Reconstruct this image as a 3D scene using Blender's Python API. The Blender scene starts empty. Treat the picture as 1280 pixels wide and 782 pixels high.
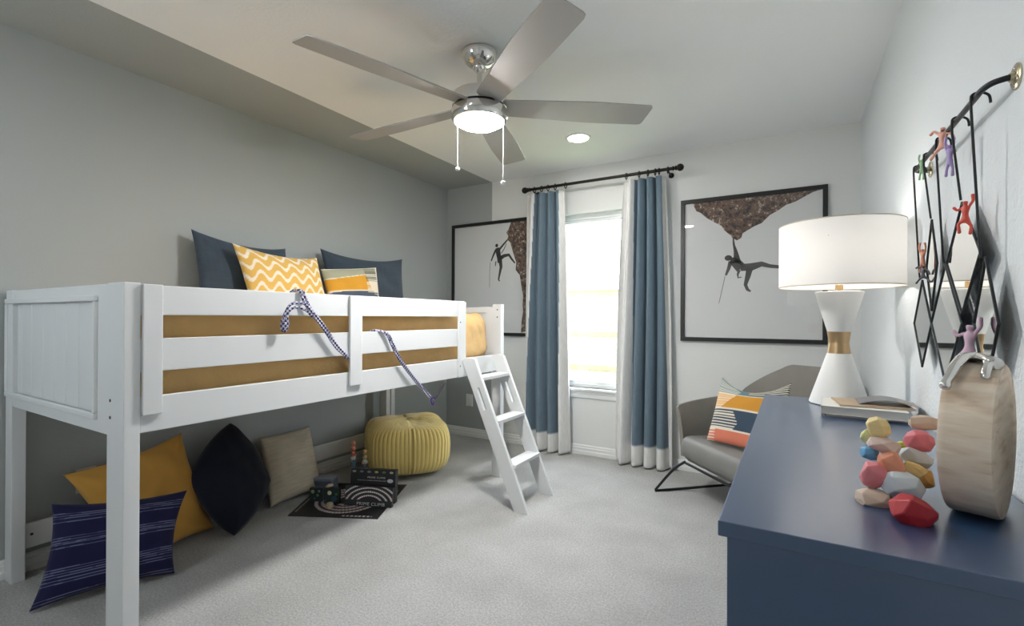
import bpy, bmesh, math, random
from mathutils import Vector, Matrix, noise
random.seed(7)
PI = math.pi
scene = bpy.context.scene
COL = scene.collection

# ------------------------------------------------------------------ room numbers (metres)
LX, RX, BY, FY, H = -3.075, 0.386, 3.904, -1.0, 2.5
STRIPE = -2.5275          # where the grey paint stops on ceiling and window wall

# ------------------------------------------------------------------ helpers
def lin(c):
    return tuple((v / 12.92 if v <= 0.04045 else ((v + 0.055) / 1.055) ** 2.4) for v in c)
def rgb(r, g, b):
    return lin((r / 255, g / 255, b / 255))
MATS = {}
def nodes_of(name):
    m = bpy.data.materials.new(name); m.use_nodes = True
    return m, m.node_tree.nodes, m.node_tree.links, m.node_tree.nodes['Principled BSDF']
def mat(name, col, rough=0.6, metal=0.0, bump=0.0, bscale=60, mottle=0.0, mscale=6, coat=0.0, spec=0.5, sheen=0.0, attr=False, stretch=None, bdist=0.004):
    if name in MATS: return MATS[name]
    m, N, L, b = nodes_of(name)
    b.inputs['Roughness'].default_value = rough
    b.inputs['Metallic'].default_value = metal
    b.inputs['Specular IOR Level'].default_value = spec
    if coat: b.inputs['Coat Weight'].default_value = coat; b.inputs['Coat Roughness'].default_value = 0.22
    if sheen: b.inputs['Sheen Weight'].default_value = sheen
    tc = N.new('ShaderNodeTexCoord')
    src = tc.outputs['Object']
    if stretch:
        mp = N.new('ShaderNodeMapping'); mp.inputs['Scale'].default_value = stretch
        L.new(src, mp.inputs['Vector']); src = mp.outputs['Vector']
    if attr:
        a = N.new('ShaderNodeAttribute'); a.attribute_name = 'Col'; base = a.outputs['Color']
    else:
        v = N.new('ShaderNodeRGB'); v.outputs[0].default_value = (*col, 1); base = v.outputs[0]
    if mottle:
        n = N.new('ShaderNodeTexNoise'); n.inputs['Scale'].default_value = mscale; n.inputs['Detail'].default_value = 6
        L.new(src, n.inputs['Vector'])
        r = N.new('ShaderNodeMapRange'); r.inputs['From Min'].default_value = .3; r.inputs['From Max'].default_value = .7
        r.inputs['To Min'].default_value = 1 - mottle; r.inputs['To Max'].default_value = 1 + mottle
        L.new(n.outputs['Fac'], r.inputs['Value'])
        x = N.new('ShaderNodeVectorMath'); x.operation = 'SCALE'
        L.new(base, x.inputs[0]); L.new(r.outputs[0], x.inputs['Scale'])
        L.new(x.outputs[0], b.inputs['Base Color'])
    else:
        L.new(base, b.inputs['Base Color'])
    if bump:
        n = N.new('ShaderNodeTexNoise'); n.inputs['Scale'].default_value = bscale; n.inputs['Detail'].default_value = 4
        L.new(src, n.inputs['Vector'])
        bp = N.new('ShaderNodeBump'); bp.inputs['Strength'].default_value = bump; bp.inputs['Distance'].default_value = bdist
        L.new(n.outputs['Fac'], bp.inputs['Height']); L.new(bp.outputs[0], b.inputs['Normal'])
    MATS[name] = m
    return m
def emit(name, col, s):
    m, N, L, b = nodes_of(name)
    b.inputs['Base Color'].default_value = (*col, 1)
    b.inputs['Emission Color'].default_value = (*col, 1); b.inputs['Emission Strength'].default_value = s
    return m
def two_paint(name, axis_limit, grey, white, bump, bscale, bdist=.004):
    """one wall coat: grey on the low-x side of a straight masked paint line, white beyond it"""
    m, N, L, b = nodes_of(name)
    b.inputs['Roughness'].default_value = .75; b.inputs['Specular IOR Level'].default_value = .25
    tc = N.new('ShaderNodeTexCoord'); s = N.new('ShaderNodeSeparateXYZ'); L.new(tc.outputs['Object'], s.inputs[0])
    c = N.new('ShaderNodeMath'); c.operation = 'GREATER_THAN'; c.inputs[1].default_value = axis_limit; L.new(s.outputs['X'], c.inputs[0])
    mx = N.new('ShaderNodeMix'); mx.data_type = 'RGBA'; L.new(c.outputs[0], mx.inputs[0])
    mx.inputs['A'].default_value = (*grey, 1); mx.inputs['B'].default_value = (*white, 1)
    L.new(mx.outputs['Result'], b.inputs['Base Color'])
    n = N.new('ShaderNodeTexNoise'); n.inputs['Scale'].default_value = bscale; L.new(tc.outputs['Object'], n.inputs['Vector'])
    bp = N.new('ShaderNodeBump'); bp.inputs['Strength'].default_value = bump; bp.inputs['Distance'].default_value = bdist
    L.new(n.outputs['Fac'], bp.inputs['Height']); L.new(bp.outputs[0], b.inputs['Normal'])
    return m
def thin_glass(name, refl=1.0, tint=(1, 1, 1)):
    m = bpy.data.materials.new(name); m.use_nodes = True
    N, L = m.node_tree.nodes, m.node_tree.links; N.clear()
    o = N.new('ShaderNodeOutputMaterial'); mix = N.new('ShaderNodeMixShader'); t = N.new('ShaderNodeBsdfTransparent')
    t.inputs['Color'].default_value = (*tint, 1)
    g = N.new('ShaderNodeBsdfGlossy'); g.inputs['Roughness'].default_value = 0.015
    f = N.new('ShaderNodeLayerWeight'); f.inputs['Blend'].default_value = .5
    pw = N.new('ShaderNodeMath'); pw.operation = 'POWER'; pw.inputs[1].default_value = 5; L.new(f.outputs['Facing'], pw.inputs[0])
    mm = N.new('ShaderNodeMath'); mm.operation = 'MULTIPLY_ADD'; mm.inputs[1].default_value = .9; mm.inputs[2].default_value = .04 * refl
    L.new(pw.outputs[0], mm.inputs[0]); L.new(mm.outputs[0], mix.inputs[0])
    L.new(t.outputs[0], mix.inputs[1]); L.new(g.outputs[0], mix.inputs[2]); L.new(mix.outputs[0], o.inputs[0])
    return m

def obj(name, bm, m, parent=None, smooth=False, origin=None):
    """link a bmesh given in world coordinates as ONE mesh object"""
    bmesh.ops.recalc_face_normals(bm, faces=bm.faces[:])
    me = bpy.data.meshes.new(name)
    if parent is not None:
        bm.transform(world_of(parent).inverted())
        o = bpy.data.objects.new(name, me)
    else:
        o = bpy.data.objects.new(name, me)
        if origin is None and len(bm.verts):
            lo = [min(v.co[i] for v in bm.verts) for i in range(3)]; hi = [max(v.co[i] for v in bm.verts) for i in range(3)]
            origin = ((lo[0] + hi[0]) / 2, (lo[1] + hi[1]) / 2, lo[2])
        if origin is not None:
            bm.transform(Matrix.Translation(Vector(origin)).inverted()); o.location = origin
    bm.to_mesh(me); bm.free()
    if m is not None:
        for x in (m if isinstance(m, (list, tuple)) else [m]): me.materials.append(x)
    if smooth:
        for p in me.polygons: p.use_smooth = True
        if smooth != 'all':
            try: me.set_sharp_from_angle(angle=math.radians(40))
            except Exception: pass
    COL.objects.link(o)
    if parent is not None: o.parent = parent
    return o
def world_of(o):
    M = o.matrix_basis.copy()
    while o.parent is not None:
        o = o.parent; M = o.matrix_basis @ M
    return M
def tag(o, label=None, cat=None, group=None, kind=None):
    if label: o['label'] = label
    if cat: o['category'] = cat
    if group: o['group'] = group
    if kind: o['kind'] = kind
    return o
def thing(name, label, cat, loc=(0, 0, 0), rz=0, group=None):
    o = bpy.data.objects.new(name, None); COL.objects.link(o)
    o.location = loc; o.rotation_euler = (0, 0, rz); o.empty_display_size = .05
    return tag(o, label, cat, group)
def struct(name, bm, m, smooth=False):
    o = obj(name, bm, m, None, smooth, origin=(0, 0, 0)); o['kind'] = 'structure'; return o
def box(bm, x0, x1, y0, y1, z0, z1, bev=0.0, M=None, seg=2):
    b = bmesh.new()
    bmesh.ops.create_cube(b, size=1)
    for v in b.verts:
        v.co = Vector((x0 if v.co.x < 0 else x1, y0 if v.co.y < 0 else y1, z0 if v.co.z < 0 else z1))
    if bev: bmesh.ops.bevel(b, geom=b.edges[:], offset=bev, segments=seg, affect='EDGES', profile=.6)
    if M is not None: b.transform(M)
    merge(bm, b); return bm
def merge(bm, b):
    me = bpy.data.meshes.new('tmp'); b.to_mesh(me); b.free(); bm.from_mesh(me); bpy.data.meshes.remove(me)
def B(*a, **k):
    return box(bmesh.new(), *a, **k)
def lathe(bm, prof, c=(0, 0, 0), seg=48, M=None, cap=True):
    b = bmesh.new(); rings = []
    for r, z in prof:
        rings.append([b.verts.new((r * math.cos(2 * PI * i / seg), r * math.sin(2 * PI * i / seg), z)) for i in range(seg)])
    for a, d in zip(rings, rings[1:]):
        for i in range(seg): b.faces.new((a[i], a[(i + 1) % seg], d[(i + 1) % seg], d[i]))
    if cap:
        if prof[0][0] > 1e-4: b.faces.new(rings[0][::-1])
        if prof[-1][0] > 1e-4: b.faces.new(rings[-1])
    bmesh.ops.remove_doubles(b, verts=b.verts[:], dist=1e-5)
    if M is not None: b.transform(M)
    b.transform(Matrix.Translation(c)); merge(bm, b); return bm
def smooth_path(pts, n=6, closed=False):
    P = [Vector(p) for p in pts]; out = []; k = len(P)
    rng = range(k if closed else k - 1)
    for i in rng:
        p0 = P[(i - 1) % k] if (closed or i > 0) else P[0]; p1 = P[i]; p2 = P[(i + 1) % k]
        p3 = P[(i + 2) % k] if (closed or i + 2 < k) else P[-1]
        for j in range(n):
            t = j / n
            out.append(.5 * ((2 * p1) + (-p0 + p2) * t + (2 * p0 - 5 * p1 + 4 * p2 - p3) * t * t + (-p0 + 3 * p1 - 3 * p2 + p3) * t ** 3))
    if not closed: out.append(P[-1])
    return out
def tube(bm, pts, r, seg=8, closed=False, colf=None):
    P = [Vector(p) for p in pts]; n = len(P); rings = []
    R = r if isinstance(r, (list, tuple)) else [r] * n
    up = None
    for i in range(n):
        a = P[i - 1] if (i > 0 or closed) else P[i]; d = P[(i + 1) % n] if (i < n - 1 or closed) else P[i]
        t = (d - a).normalized()
        if up is None:
            up = Vector((0, 0, 1)) if abs(t.z) < .9 else Vector((1, 0, 0))
        u = (up - t * up.dot(t)).normalized(); w = t.cross(u); up = u
        rings.append([bm.verts.new(P[i] + (u * math.cos(2 * PI * k / seg) + w * math.sin(2 * PI * k / seg)) * R[i]) for k in range(seg)])
    for i in range(n if closed else n - 1):
        a, d = rings[i], rings[(i + 1) % n]
        for k in range(seg): bm.faces.new((a[k], a[(k + 1) % seg], d[(k + 1) % seg], d[k]))
    if not closed: bm.faces.new(rings[0][::-1]); bm.faces.new(rings[-1])
    return bm
def ball(bm, c, r, sx=1, sy=1, sz=1, seg=16):
    b = bmesh.new(); bmesh.ops.create_uvsphere(b, u_segments=seg, v_segments=max(6, seg // 2), radius=r)
    b.transform(Matrix.Translation(c) @ Matrix.Diagonal((sx, sy, sz, 1))); merge(bm, b); return bm
def prism(bm, pts, M, depth):
    """closed outline in a plane (u,v), thickness along w; M maps (u,v,w) to the world"""
    b = bmesh.new()
    lo = [b.verts.new((p[0], p[1], 0)) for p in pts]; hi = [b.verts.new((p[0], p[1], depth)) for p in pts]
    b.faces.new(lo[::-1]); b.faces.new(hi)
    for i in range(len(pts)): b.faces.new((lo[i], lo[(i + 1) % len(pts)], hi[(i + 1) % len(pts)], hi[i]))
    bmesh.ops.recalc_face_normals(b, faces=b.faces[:])
    b.transform(M); merge(bm, b); return bm
def vcolor(me, colf):
    """colf(vertex index) -> linear rgb, stored per corner as the cloth's own dye"""
    a = me.color_attributes.new('Col', 'FLOAT_COLOR', 'POINT')
    for i in range(len(me.vertices)):
        a.data[i].color = (*colf(i), 1)
def sheet(name, P, nu, nv, colf, m, parent=None, thick=None, smooth=True, backcol=None, origin=None):
    """closed two-sided sheet: P(u,v,side) gives world points, side = +1 / -1; colf(u,v) -> linear rgb"""
    bm = bmesh.new(); uv = []; G = {}
    for s in (1, -1):
        for j in range(nv + 1):
            for i in range(nu + 1):
                edge = i in (0, nu) or j in (0, nv)
                if s == -1 and edge and thick is None:
                    G[(s, i, j)] = G[(1, i, j)]; continue
                u, v = i / nu, j / nv
                G[(s, i, j)] = bm.verts.new(P(u, v, s)); uv.append((u, v, s))
    for s in (1, -1):
        for j in range(nv):
            for i in range(nu):
                q = [G[(s, i, j)], G[(s, i + 1, j)], G[(s, i + 1, j + 1)], G[(s, i, j + 1)]]
                bm.faces.new(q if s == 1 else q[::-1])
    if thick is not None:
        per = [(i, 0) for i in range(nu)] + [(nu, j) for j in range(nv)] + [(i, nv) for i in range(nu, 0, -1)] + [(0, j) for j in range(nv, 0, -1)]
        for k in range(len(per)):
            a, b_ = per[k], per[(k + 1) % len(per)]
            bm.faces.new((G[(1, *a)], G[(-1, *a)], G[(-1, *b_)], G[(1, *b_)]))
    bm.verts.index_update()
    o = obj(name, bm, m, parent, 'all' if smooth else False, origin)
    if colf:
        vcolor(o.data, lambda i: (backcol if (uv[i][2] == -1 and backcol is not None) else colf(uv[i][0], uv[i][1])))
    return o
def bil(c, u, v):
    TL, TR, BR, BL = c
    return (BL * (1 - u) + BR * u) * (1 - v) + (TL * (1 - u) + TR * u) * v
def cushion(name, corners, thick, colf, m, label, pinch=.05, puff=.45, wr=.006, seed=0, n=56, back=None, ear=.012, parent=None, group=None, sag=0.0, cat='cushion'):
    c = [Vector(p) for p in corners]
    TL, TR, BR, BL = c
    Nn = ((TR - BL).cross(TL - BR)).normalized()
    mid = (TL + TR + BR + BL) / 4; w = ((TR + BR) - (TL + BL)) * .5; h = ((TL + TR) - (BL + BR)) * .5
    def P(u, v, s):
        a, b = 2 * u - 1, 2 * v - 1
        pu = a * (1 - pinch * (1 - b * b) * abs(a) ** 3); pv = b * (1 - pinch * (1 - a * a) * abs(b) ** 3)
        p = bil(c, (pu + 1) / 2, (pv + 1) / 2)
        t = max(0.0, (1 - a * a) * (1 - b * b))
        hgt = thick / 2 * t ** puff + ear * 0
        wv = Vector((u * 5 + seed, v * 5, s * 3.0))
        hgt += wr * noise.noise(wv) * (t ** .3) * 2
        # seams gather into the corners
        rad = math.hypot(abs(a) - 1, abs(b) - 1)
        hgt += wr * .8 * math.sin(math.atan2(1.001 - abs(b), 1.001 - abs(a)) * 9) * math.exp(-rad * 3) * min(1, t * 8)
        p = p + Nn * s * max(hgt, 0)
        if sag: p = p - h.normalized() * sag * (1 - a * a) * max(0, b) ** 2
        return p
    o = sheet(name, P, n, n, colf, m, parent, backcol=back)
    if parent is None: tag(o, label, cat, group)
    return o

# ------------------------------------------------------------------ materials
GREY = (.385, .41, .405); WHITE = (.78, .78, .76)
M_back = two_paint('paint_window_wall', STRIPE, GREY, (.74, .75, .735), .15, 90)
M_ceil = two_paint('paint_ceiling', STRIPE, GREY, (.86, .88, .89), .25, 70)
M_left = mat('paint_grey', GREY, .8, bump=.15, bscale=90, spec=.25)
M_right = mat('paint_white_orange_peel', (.77, .81, .83), .6, bump=.6, bscale=95, spec=.3, bdist=.006)
M_rear = mat('paint_white', (.74, .74, .72), .75, bump=.1, bscale=90, spec=.25)
M_trim = mat('trim_white', (.78, .79, .78), .4, bump=.03, bscale=20)
M_bed = mat('bed_white_lacquer', (.66, .675, .68), .38, bump=.05, bscale=14, stretch=(1, .25, 1))
M_carpet = mat('carpet_loop', (.50, .50, .49), .95, bump=.9, bscale=260, mottle=.11, mscale=3.2, spec=.1, sheen=.2, bdist=.012)
def carpet_upgrade(m):
    N, L = m.node_tree.nodes, m.node_tree.links; b = N['Principled BSDF']
    tc = N.new('ShaderNodeTexCoord')
    n1 = N.new('ShaderNodeTexNoise'); n1.inputs['Scale'].default_value = 110; n1.inputs['Detail'].default_value = 3; L.new(tc.outputs['Object'], n1.inputs['Vector'])
    old = b.inputs['Base Color'].links[0].from_socket
    r = N.new('ShaderNodeMapRange'); r.inputs['From Min'].default_value = .35; r.inputs['From Max'].default_value = .65
    r.inputs['To Min'].default_value = .82; r.inputs['To Max'].default_value = 1.16; L.new(n1.outputs['Fac'], r.inputs['Value'])
    x = N.new('ShaderNodeVectorMath'); x.operation = 'SCALE'; L.new(old, x.inputs[0]); L.new(r.outputs[0], x.inputs['Scale'])
    L.new(x.outputs[0], b.inputs['Base Color'])
carpet_upgrade(M_carpet)
M_cloth = mat('dyed_cloth', (1, 1, 1), .9, bump=.35, bscale=420, spec=.15, sheen=.15, attr=True, bdist=.002)
M_chrome = mat('polished_nickel', (.78, .76, .73), .12, 1.0)
M_blade = mat('silver_painted_blade', (.40, .39, .375), .42, .2, bump=.02)
M_black = mat('black_frame', (.012, .012, .012), .35)
M_iron = mat('dark_iron', (.03, .032, .034), .38, .6)
M_bronze = mat('oil_rubbed_bronze', (.022, .017, .014), .38, .6)
M_gold = mat('brushed_brass', (.52, .36, .20), .32, 1.0)
M_flange = mat('brass_nickel_flange', (.55, .48, .33), .25, 1.0)
M_screw = mat('screw_dark', (.06, .06, .06), .4, .5)
M_glass = thin_glass('window_glass', 1.0)
M_picglass = thin_glass('picture_glass', 1.1)
M_silver = mat('cast_aluminium_polished', (.72, .70, .68), .16, 1.0)

# ------------------------------------------------------------------ the setting
struct('floor', B(LX - .1, RX + .1, FY - .1, BY + .1, -.1, 0), M_carpet)
struct('ceiling', B(LX - .1, RX + .1, FY - .1, BY + .1, H, H + .1), M_ceil)
struct('wall_left', B(LX - .1, LX, FY, BY, 0, H), M_left)
struct('wall_right', B(RX, RX + .1, FY, BY, 0, H), M_right)
WX0, WX1, WZ0, WZ1 = -1.90, -.965, .575, 2.10
bm = bmesh.new()
box(bm, LX - .1, WX0, BY, BY + .14, 0, H); box(bm, WX1, RX + .1, BY, BY + .14, 0, H)
box(bm, WX0, WX1, BY, BY + .14, 0, WZ0); box(bm, WX0, WX1, BY, BY + .14, WZ1, H)
struct('wall_back', bm, M_back)
# wall behind the camera: a white panelled door, and an unseen window added for fill daylight
DX0, DX1, DZ1 = -.80, .06, 2.04
VX0, VX1, VZ0, VZ1 = -2.70, -2.10, 1.30, 2.10
bm = bmesh.new()
box(bm, LX - .1, VX0, FY - .14, FY, 0, H); box(bm, VX0, VX1, FY - .14, FY, 0, VZ0); box(bm, VX0, VX1, FY - .14, FY, VZ1, H); box(bm, VX1, RX + .1, FY - .14, FY, 0, H)
struct('wall_front', bm, M_rear)
bm = bmesh.new()
for x0, x1 in ((DX0 - .07, DX0), (DX1, DX1 + .07)): box(bm, x0, x1, FY, FY + .022, 0, DZ1 - .001, .004)
box(bm, DX0 - .07, DX1 + .07, FY, FY + .022, DZ1, DZ1 + .08, .004)
struct('trim_1', bm, M_trim)
bm = B(DX0 + .003, DX1 - .003, FY + .001, FY + .010, .008, DZ1 - .003)
for x0, x1 in ((DX0 + .11, (DX0 + DX1) / 2 - .04), ((DX0 + DX1) / 2 + .04, DX1 - .11)):
    for z0, z1 in ((.18, .82), (.96, 1.50), (1.62, 1.90)):
        for a in ((x0, x1, z1 - .02, z1), (x0, x1, z0, z0 + .02), (x0, x0 + .02, z0, z1), (x1 - .02, x1, z0, z1)): box(bm, a[0], a[1], FY + .008, FY + .018, a[2], a[3], .003)
door = struct('door_1', bm, M_trim)
bm = bmesh.new()
lathe(bm, [(.0, 0), (.024, 0), (.024, .006), (.009, .01), (.009, .04), (.02, .05), (.024, .062), (.016, .072), (0, .074)], (DX0 + .06, FY + .008, 1.0), 20, Matrix.Rotation(-PI / 2, 4, 'X'))
obj('door_knob', bm, M_chrome, door, True)
bm = B(VX0, VX0 + .035, FY - .11, FY - .05, VZ0, VZ1, .004)
for a in ((VX1 - .035, VX1, VZ0, VZ1), (VX0 + .03, VX1 - .03, VZ0, VZ0 + .035), (VX0 + .03, VX1 - .03, VZ1 - .035, VZ1), (VX0 + .03, VX1 - .03, 1.68, 1.715)): box(bm, a[0], a[1], FY - .11, FY - .05, a[2], a[3], .004)
w2 = struct('added_window_2', bm, M_trim)  # added opening, out of view, lets sky light in from behind
obj('window_pane', B(VX0 + .03, VX1 - .03, FY - .082, FY - .078, VZ0 + .03, VZ1 - .03), M_glass, w2)
obj('window_sill', B(VX0 - .05, VX1 + .05, FY - .05, FY + .03, VZ0 - .022, VZ0, .005), M_trim, w2)
# baseboards, stepped profile
def base_prof(): return [(0, 0), (.016, 0), (.016, .030), (.012, .034), (.012, .058), (.008, .063), (.008, .074), (.003, .084), (0, .084)]
def baseboard(name, a, b, nrm):
    a, b, nrm = Vector((*a, 0)), Vector((*b, 0)), Vector((*nrm, 0)); d = b - a
    M = Matrix(((nrm.x, 0, d.normalized().x, a.x), (nrm.y, 0, d.normalized().y, a.y), (0, 1, 0, 0), (0, 0, 0, 1)))
    bm = bmesh.new(); prism(bm, base_prof(), M, d.length); struct(name, bm, M_trim)
baseboard('baseboard_left', (LX, FY), (LX, BY), (1, 0))
baseboard('baseboard_back', (LX, BY), (RX, BY), (0, -1))
baseboard('baseboard_right', (RX, FY), (RX, BY), (-1, 0))
baseboard('baseboard_front', (LX, FY), (DX0 - .07, FY), (0, 1))
# window: vinyl single hung in a drywall return
win = B(WX0, WX0 + .035, BY + .05, BY + .11, WZ0, WZ1, .004)
box(win, WX1 - .035, WX1, BY + .05, BY + .11, WZ0, WZ1, .004)
box(win, WX0 + .03, WX1 - .03, BY + .05, BY + .11, WZ1 - .045, WZ1, .004)
box(win, WX0 + .03, WX1 - .03, BY + .05, BY + .11, WZ0, WZ0 + .03, .004)
window = struct('window_1', win, M_trim)
sash = B(WX0 + .035, WX0 + .06, BY + .06, BY + .09, WZ0 + .03, WZ1 - .045, .003)
box(sash, WX1 - .06, WX1 - .035, BY + .06, BY + .09, WZ0 + .03, WZ1 - .045, .003)
box(sash, WX0 + .05, WX1 - .05, BY + .06, BY + .09, WZ0 + .03, WZ0 + .055, .003)
box(sash, WX0 + .05, WX1 - .05, BY + .06, BY + .09, WZ1 - .072, WZ1 - .045, .003)
obj('sash', sash, M_trim, window)
obj('window_pane', B(WX0 + .055, WX1 - .055, BY + .073, BY + .077, WZ0 + .05, WZ1 - .07), M_glass, window)
sill = B(WX0 - .06, WX1 + .06, BY - .035, BY + .05, WZ0 - .022, WZ0, .005)
box(sill, WX0 - .045, WX1 + .045, BY - .018, BY, WZ0 - .045, WZ0 - .02, .004); box(sill, WX0 - .045, WX1 + .045, BY - .012, BY, WZ0 - .085, WZ0 - .04, .004)
obj('window_sill', sill, M_trim, window)

# outside: lawn and the board fence
struct('ground', B(-14, 10, BY + .3, 16, -.35, -.3), mat('lawn', (.20, .24, .10), .95, mottle=.3, mscale=3))
M_fence = mat('fence_cedar', (.34, .32, .25), .8, mottle=.12, mscale=3, stretch=(6, 1, .6))
M_rail = mat('fence_rail_cedar', (.17, .145, .08), .8, mottle=.12, mscale=3)
fe = thing('wooden_fence', 'pale board fence with three rails standing outside the window', 'fence', (-2.6, 7.0, -.3))
x = -6.4
while x < .6:
    obj('fence_board', B(x, x + .135, 7.03, 7.05, -.3, 1.52, .003), M_fence, fe); x += .141
for z in (1.52, .90, .38):
    obj('fence_rail', B(-6.5, .7, 6.98, 7.03, z, z + .075, .003), M_rail, fe)
obj('cap_rail', B(-6.5, .7, 6.97, 7.07, 1.595, 1.62, .003), M_rail, fe)

# ------------------------------------------------------------------ ceiling fan
FC = Vector((-1.343, 1.955, 0))
fan = thing('ceiling_fan', 'five-blade silver ceiling fan with polished nickel motor and lit opal dome', 'ceiling fan', (FC.x, FC.y, H))
def fl(prof, name, m, seg=64, parent=fan):
    return obj(name, lathe(bmesh.new(), prof, (FC.x, FC.y, 0), seg), m, parent, True)
fl([(0, 2.5), (.084, 2.5), (.088, 2.495), (.086, 2.478), (.074, 2.452), (.052, 2.432), (.034, 2.424), (.032, 2.415), (.026, 2.408), (0, 2.408)], 'canopy', M_chrome)
fl([(0, 2.42), (.0125, 2.42), (.0125, 2.31), (0, 2.31)], 'downrod', M_chrome, 24)
fl([(0, 2.33), (0.0244, 2.33), (0.0266, 2.315), (0.0333, 2.31), (0.0366, 2.30), (0.0944, 2.298), (0.1288, 2.288), (0.1343, 2.275), (0.1343, 2.225), (0.1265, 2.222), (0, 2.222)], 'motor_housing', M_chrome)
fl([(0, 2.2225), (0.1221, 2.2225), (0.1221, 2.213), (0, 2.213)], 'shadow_gap', M_black)
fl([(0.1243, 2.2135), (0.1365, 2.2135), (0.1388, 2.208), (0.1388, 2.170), (0.1310, 2.158), (0.1232, 2.156), (0.1210, 2.162), (0.1210, 2.2135)], 'light_ring', M_chrome)
fl([(0, 2.127), (0.0333, 2.128), (0.0666, 2.132), (0.0999, 2.142), (0.1154, 2.153), (0.1204, 2.165), (0.1204, 2.19), (0, 2.19)], 'opal_shade', emit('opal_glass_lit', (1, .985, .965), 135))
def blade(ang, kpar):
    R = Matrix.Translation((FC.x, FC.y, 2.232)) @ Matrix.Rotation(ang, 4, 'Z') @ Matrix.Rotation(math.radians(-12), 4, 'X')
    out = []
    N_ = 14; L0, L1 = .115, .862
    def hw(t): return .060 + .023 * min(1, t * 1.6) - .012 * max(0, (t - .55)) 
    top = []; bot = []
    for i in range(N_ + 1):
        t = i / N_; top.append((L0 + (L1 - .03 - L0) * t, hw(t)))
    for i in range(N_ + 1):
        t = 1 - i / N_; bot.append((L0 + (L1 - .012 - L0) * t, -hw(t)))
    corner1 = [(L1 - .012, hw(1) - .006), (L1 - .006, hw(1) - .02)]
    corner2 = [(L1 + .004, -hw(1) + .02), (L1 + .0, -hw(1) + .006)]
    pts = top + corner1 + corner2 + bot
    bm = bmesh.new(); prism(bm, pts, R @ Matrix.Translation((0, 0, -.003)), .006)
    bl = obj('fan_blade', bm, M_blade, fan)
    bm = bmesh.new(); box(bm, .09, .17, -.028, .028, .003, .008, .002, M=R); obj('blade_bracket', bm, M_chrome, bl)
for k in range(5): blade(.639 - k * 2 * PI / 5, k)
for (p, z1) in (((-1.435, 1.9, 2.046), (-1.435, 1.9, 1.927)[2]), ((-1.244, 2.02, 2.049), (-1.243, 2.02, 1.862)[2])):
    x, y = p[0], p[1]
    bm = bmesh.new(); tube(bm, [(x, y, 2.175), (x, y, z1)], .0009, 6)
    zz = 2.17
    while zz > z1: ball(bm, (x, y, zz), .0017, seg=6); zz -= .012
    ch = obj('pull_chain', bm, mat('chain_white_metal', (.75, .73, .70), .3, .3), fan)
    bm = bmesh.new(); lathe(bm, [(0, .006), (.006, .004), (.011, 0), (.012, -.006), (.009, -.011), (0, -.012)], (x, y, z1), 20)
    obj('chain_fob', bm, mat('fob_white', (.8, .8, .78), .3), ch, True)

# recessed ceiling lights
M_can = emit('led_disc', (1, .98, .955), 68)
def can(x, y, label):
    t = thing('recessed_light', label, 'ceiling light', (x, y, H), 0, 'recessed lights in the ceiling')
    obj('trim_ring', lathe(bmesh.new(), [(.072, H - .0005), (.094, H - .0005), (.095, H - .004), (.090, H - .008), (.074, H - .006), (.072, H - .003)], (x, y, 0), 40, cap=False), M_trim, t, True)
    obj('diffuser', lathe(bmesh.new(), [(0, H - .004), (.0725, H - .004), (.0725, H - .0005), (0, H - .0005)], (x, y, 0), 40), M_can, t)
can(-1.355, 3.245, 'round recessed ceiling light between the fan and the window wall')
can(-1.30, .62, 'round recessed ceiling light between the fan and the panelled door')

# ------------------------------------------------------------------ window dressing
rod = thing('curtain_rod', 'dark bronze curtain rod with ball finials mounted above the window', 'curtain rod', (-1.43, 3.80, 2.34))
RY, RZ = 3.80, 2.342
bm = bmesh.new(); tube(bm, [(-2.055, RY, RZ), (-.80, RY, RZ)], .0125, 16); obj('pole', bm, M_bronze, rod, True)
for s, xe in ((-1, -2.055), (1, -.80)):
    M = Matrix.Translation((xe, RY, RZ)) @ Matrix.Rotation(s * PI / 2, 4, 'Y')
    pr = [(0, -.005), (.016, -.005), (.018, .003), (.012, .008), (.011, .014), (.019, .018), (.019, .024), (.011, .028)]
    pr += [(.028 * math.sin(a), .052 - .028 * math.cos(a)) for a in [.45 + (PI - .45) * i / 10 for i in range(11)]]
    obj('finial', lathe(bmesh.new(), pr, (0, 0, 0), 24, M), M_bronze, rod, True)
for xb in (-1.70, -1.20) if False else (-2.02, -.835):
    bm = bmesh.new(); tube(bm, [(xb, RY, RZ - .016), (xb, RY + .02, RZ - .024), (xb, BY - .006, RZ - .024)], .006, 8)
    lathe(bm, [(0, 0), (.022, 0), (.020, .008), (0, .008)], (xb, BY, RZ - .024), 20, Matrix.Rotation(PI / 2, 4, 'X'))
    obj('bracket', bm, M_bronze, rod, True)
M_blue_c = rgb(107, 124, 137); M_white_c = rgb(222, 222, 220)
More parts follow.
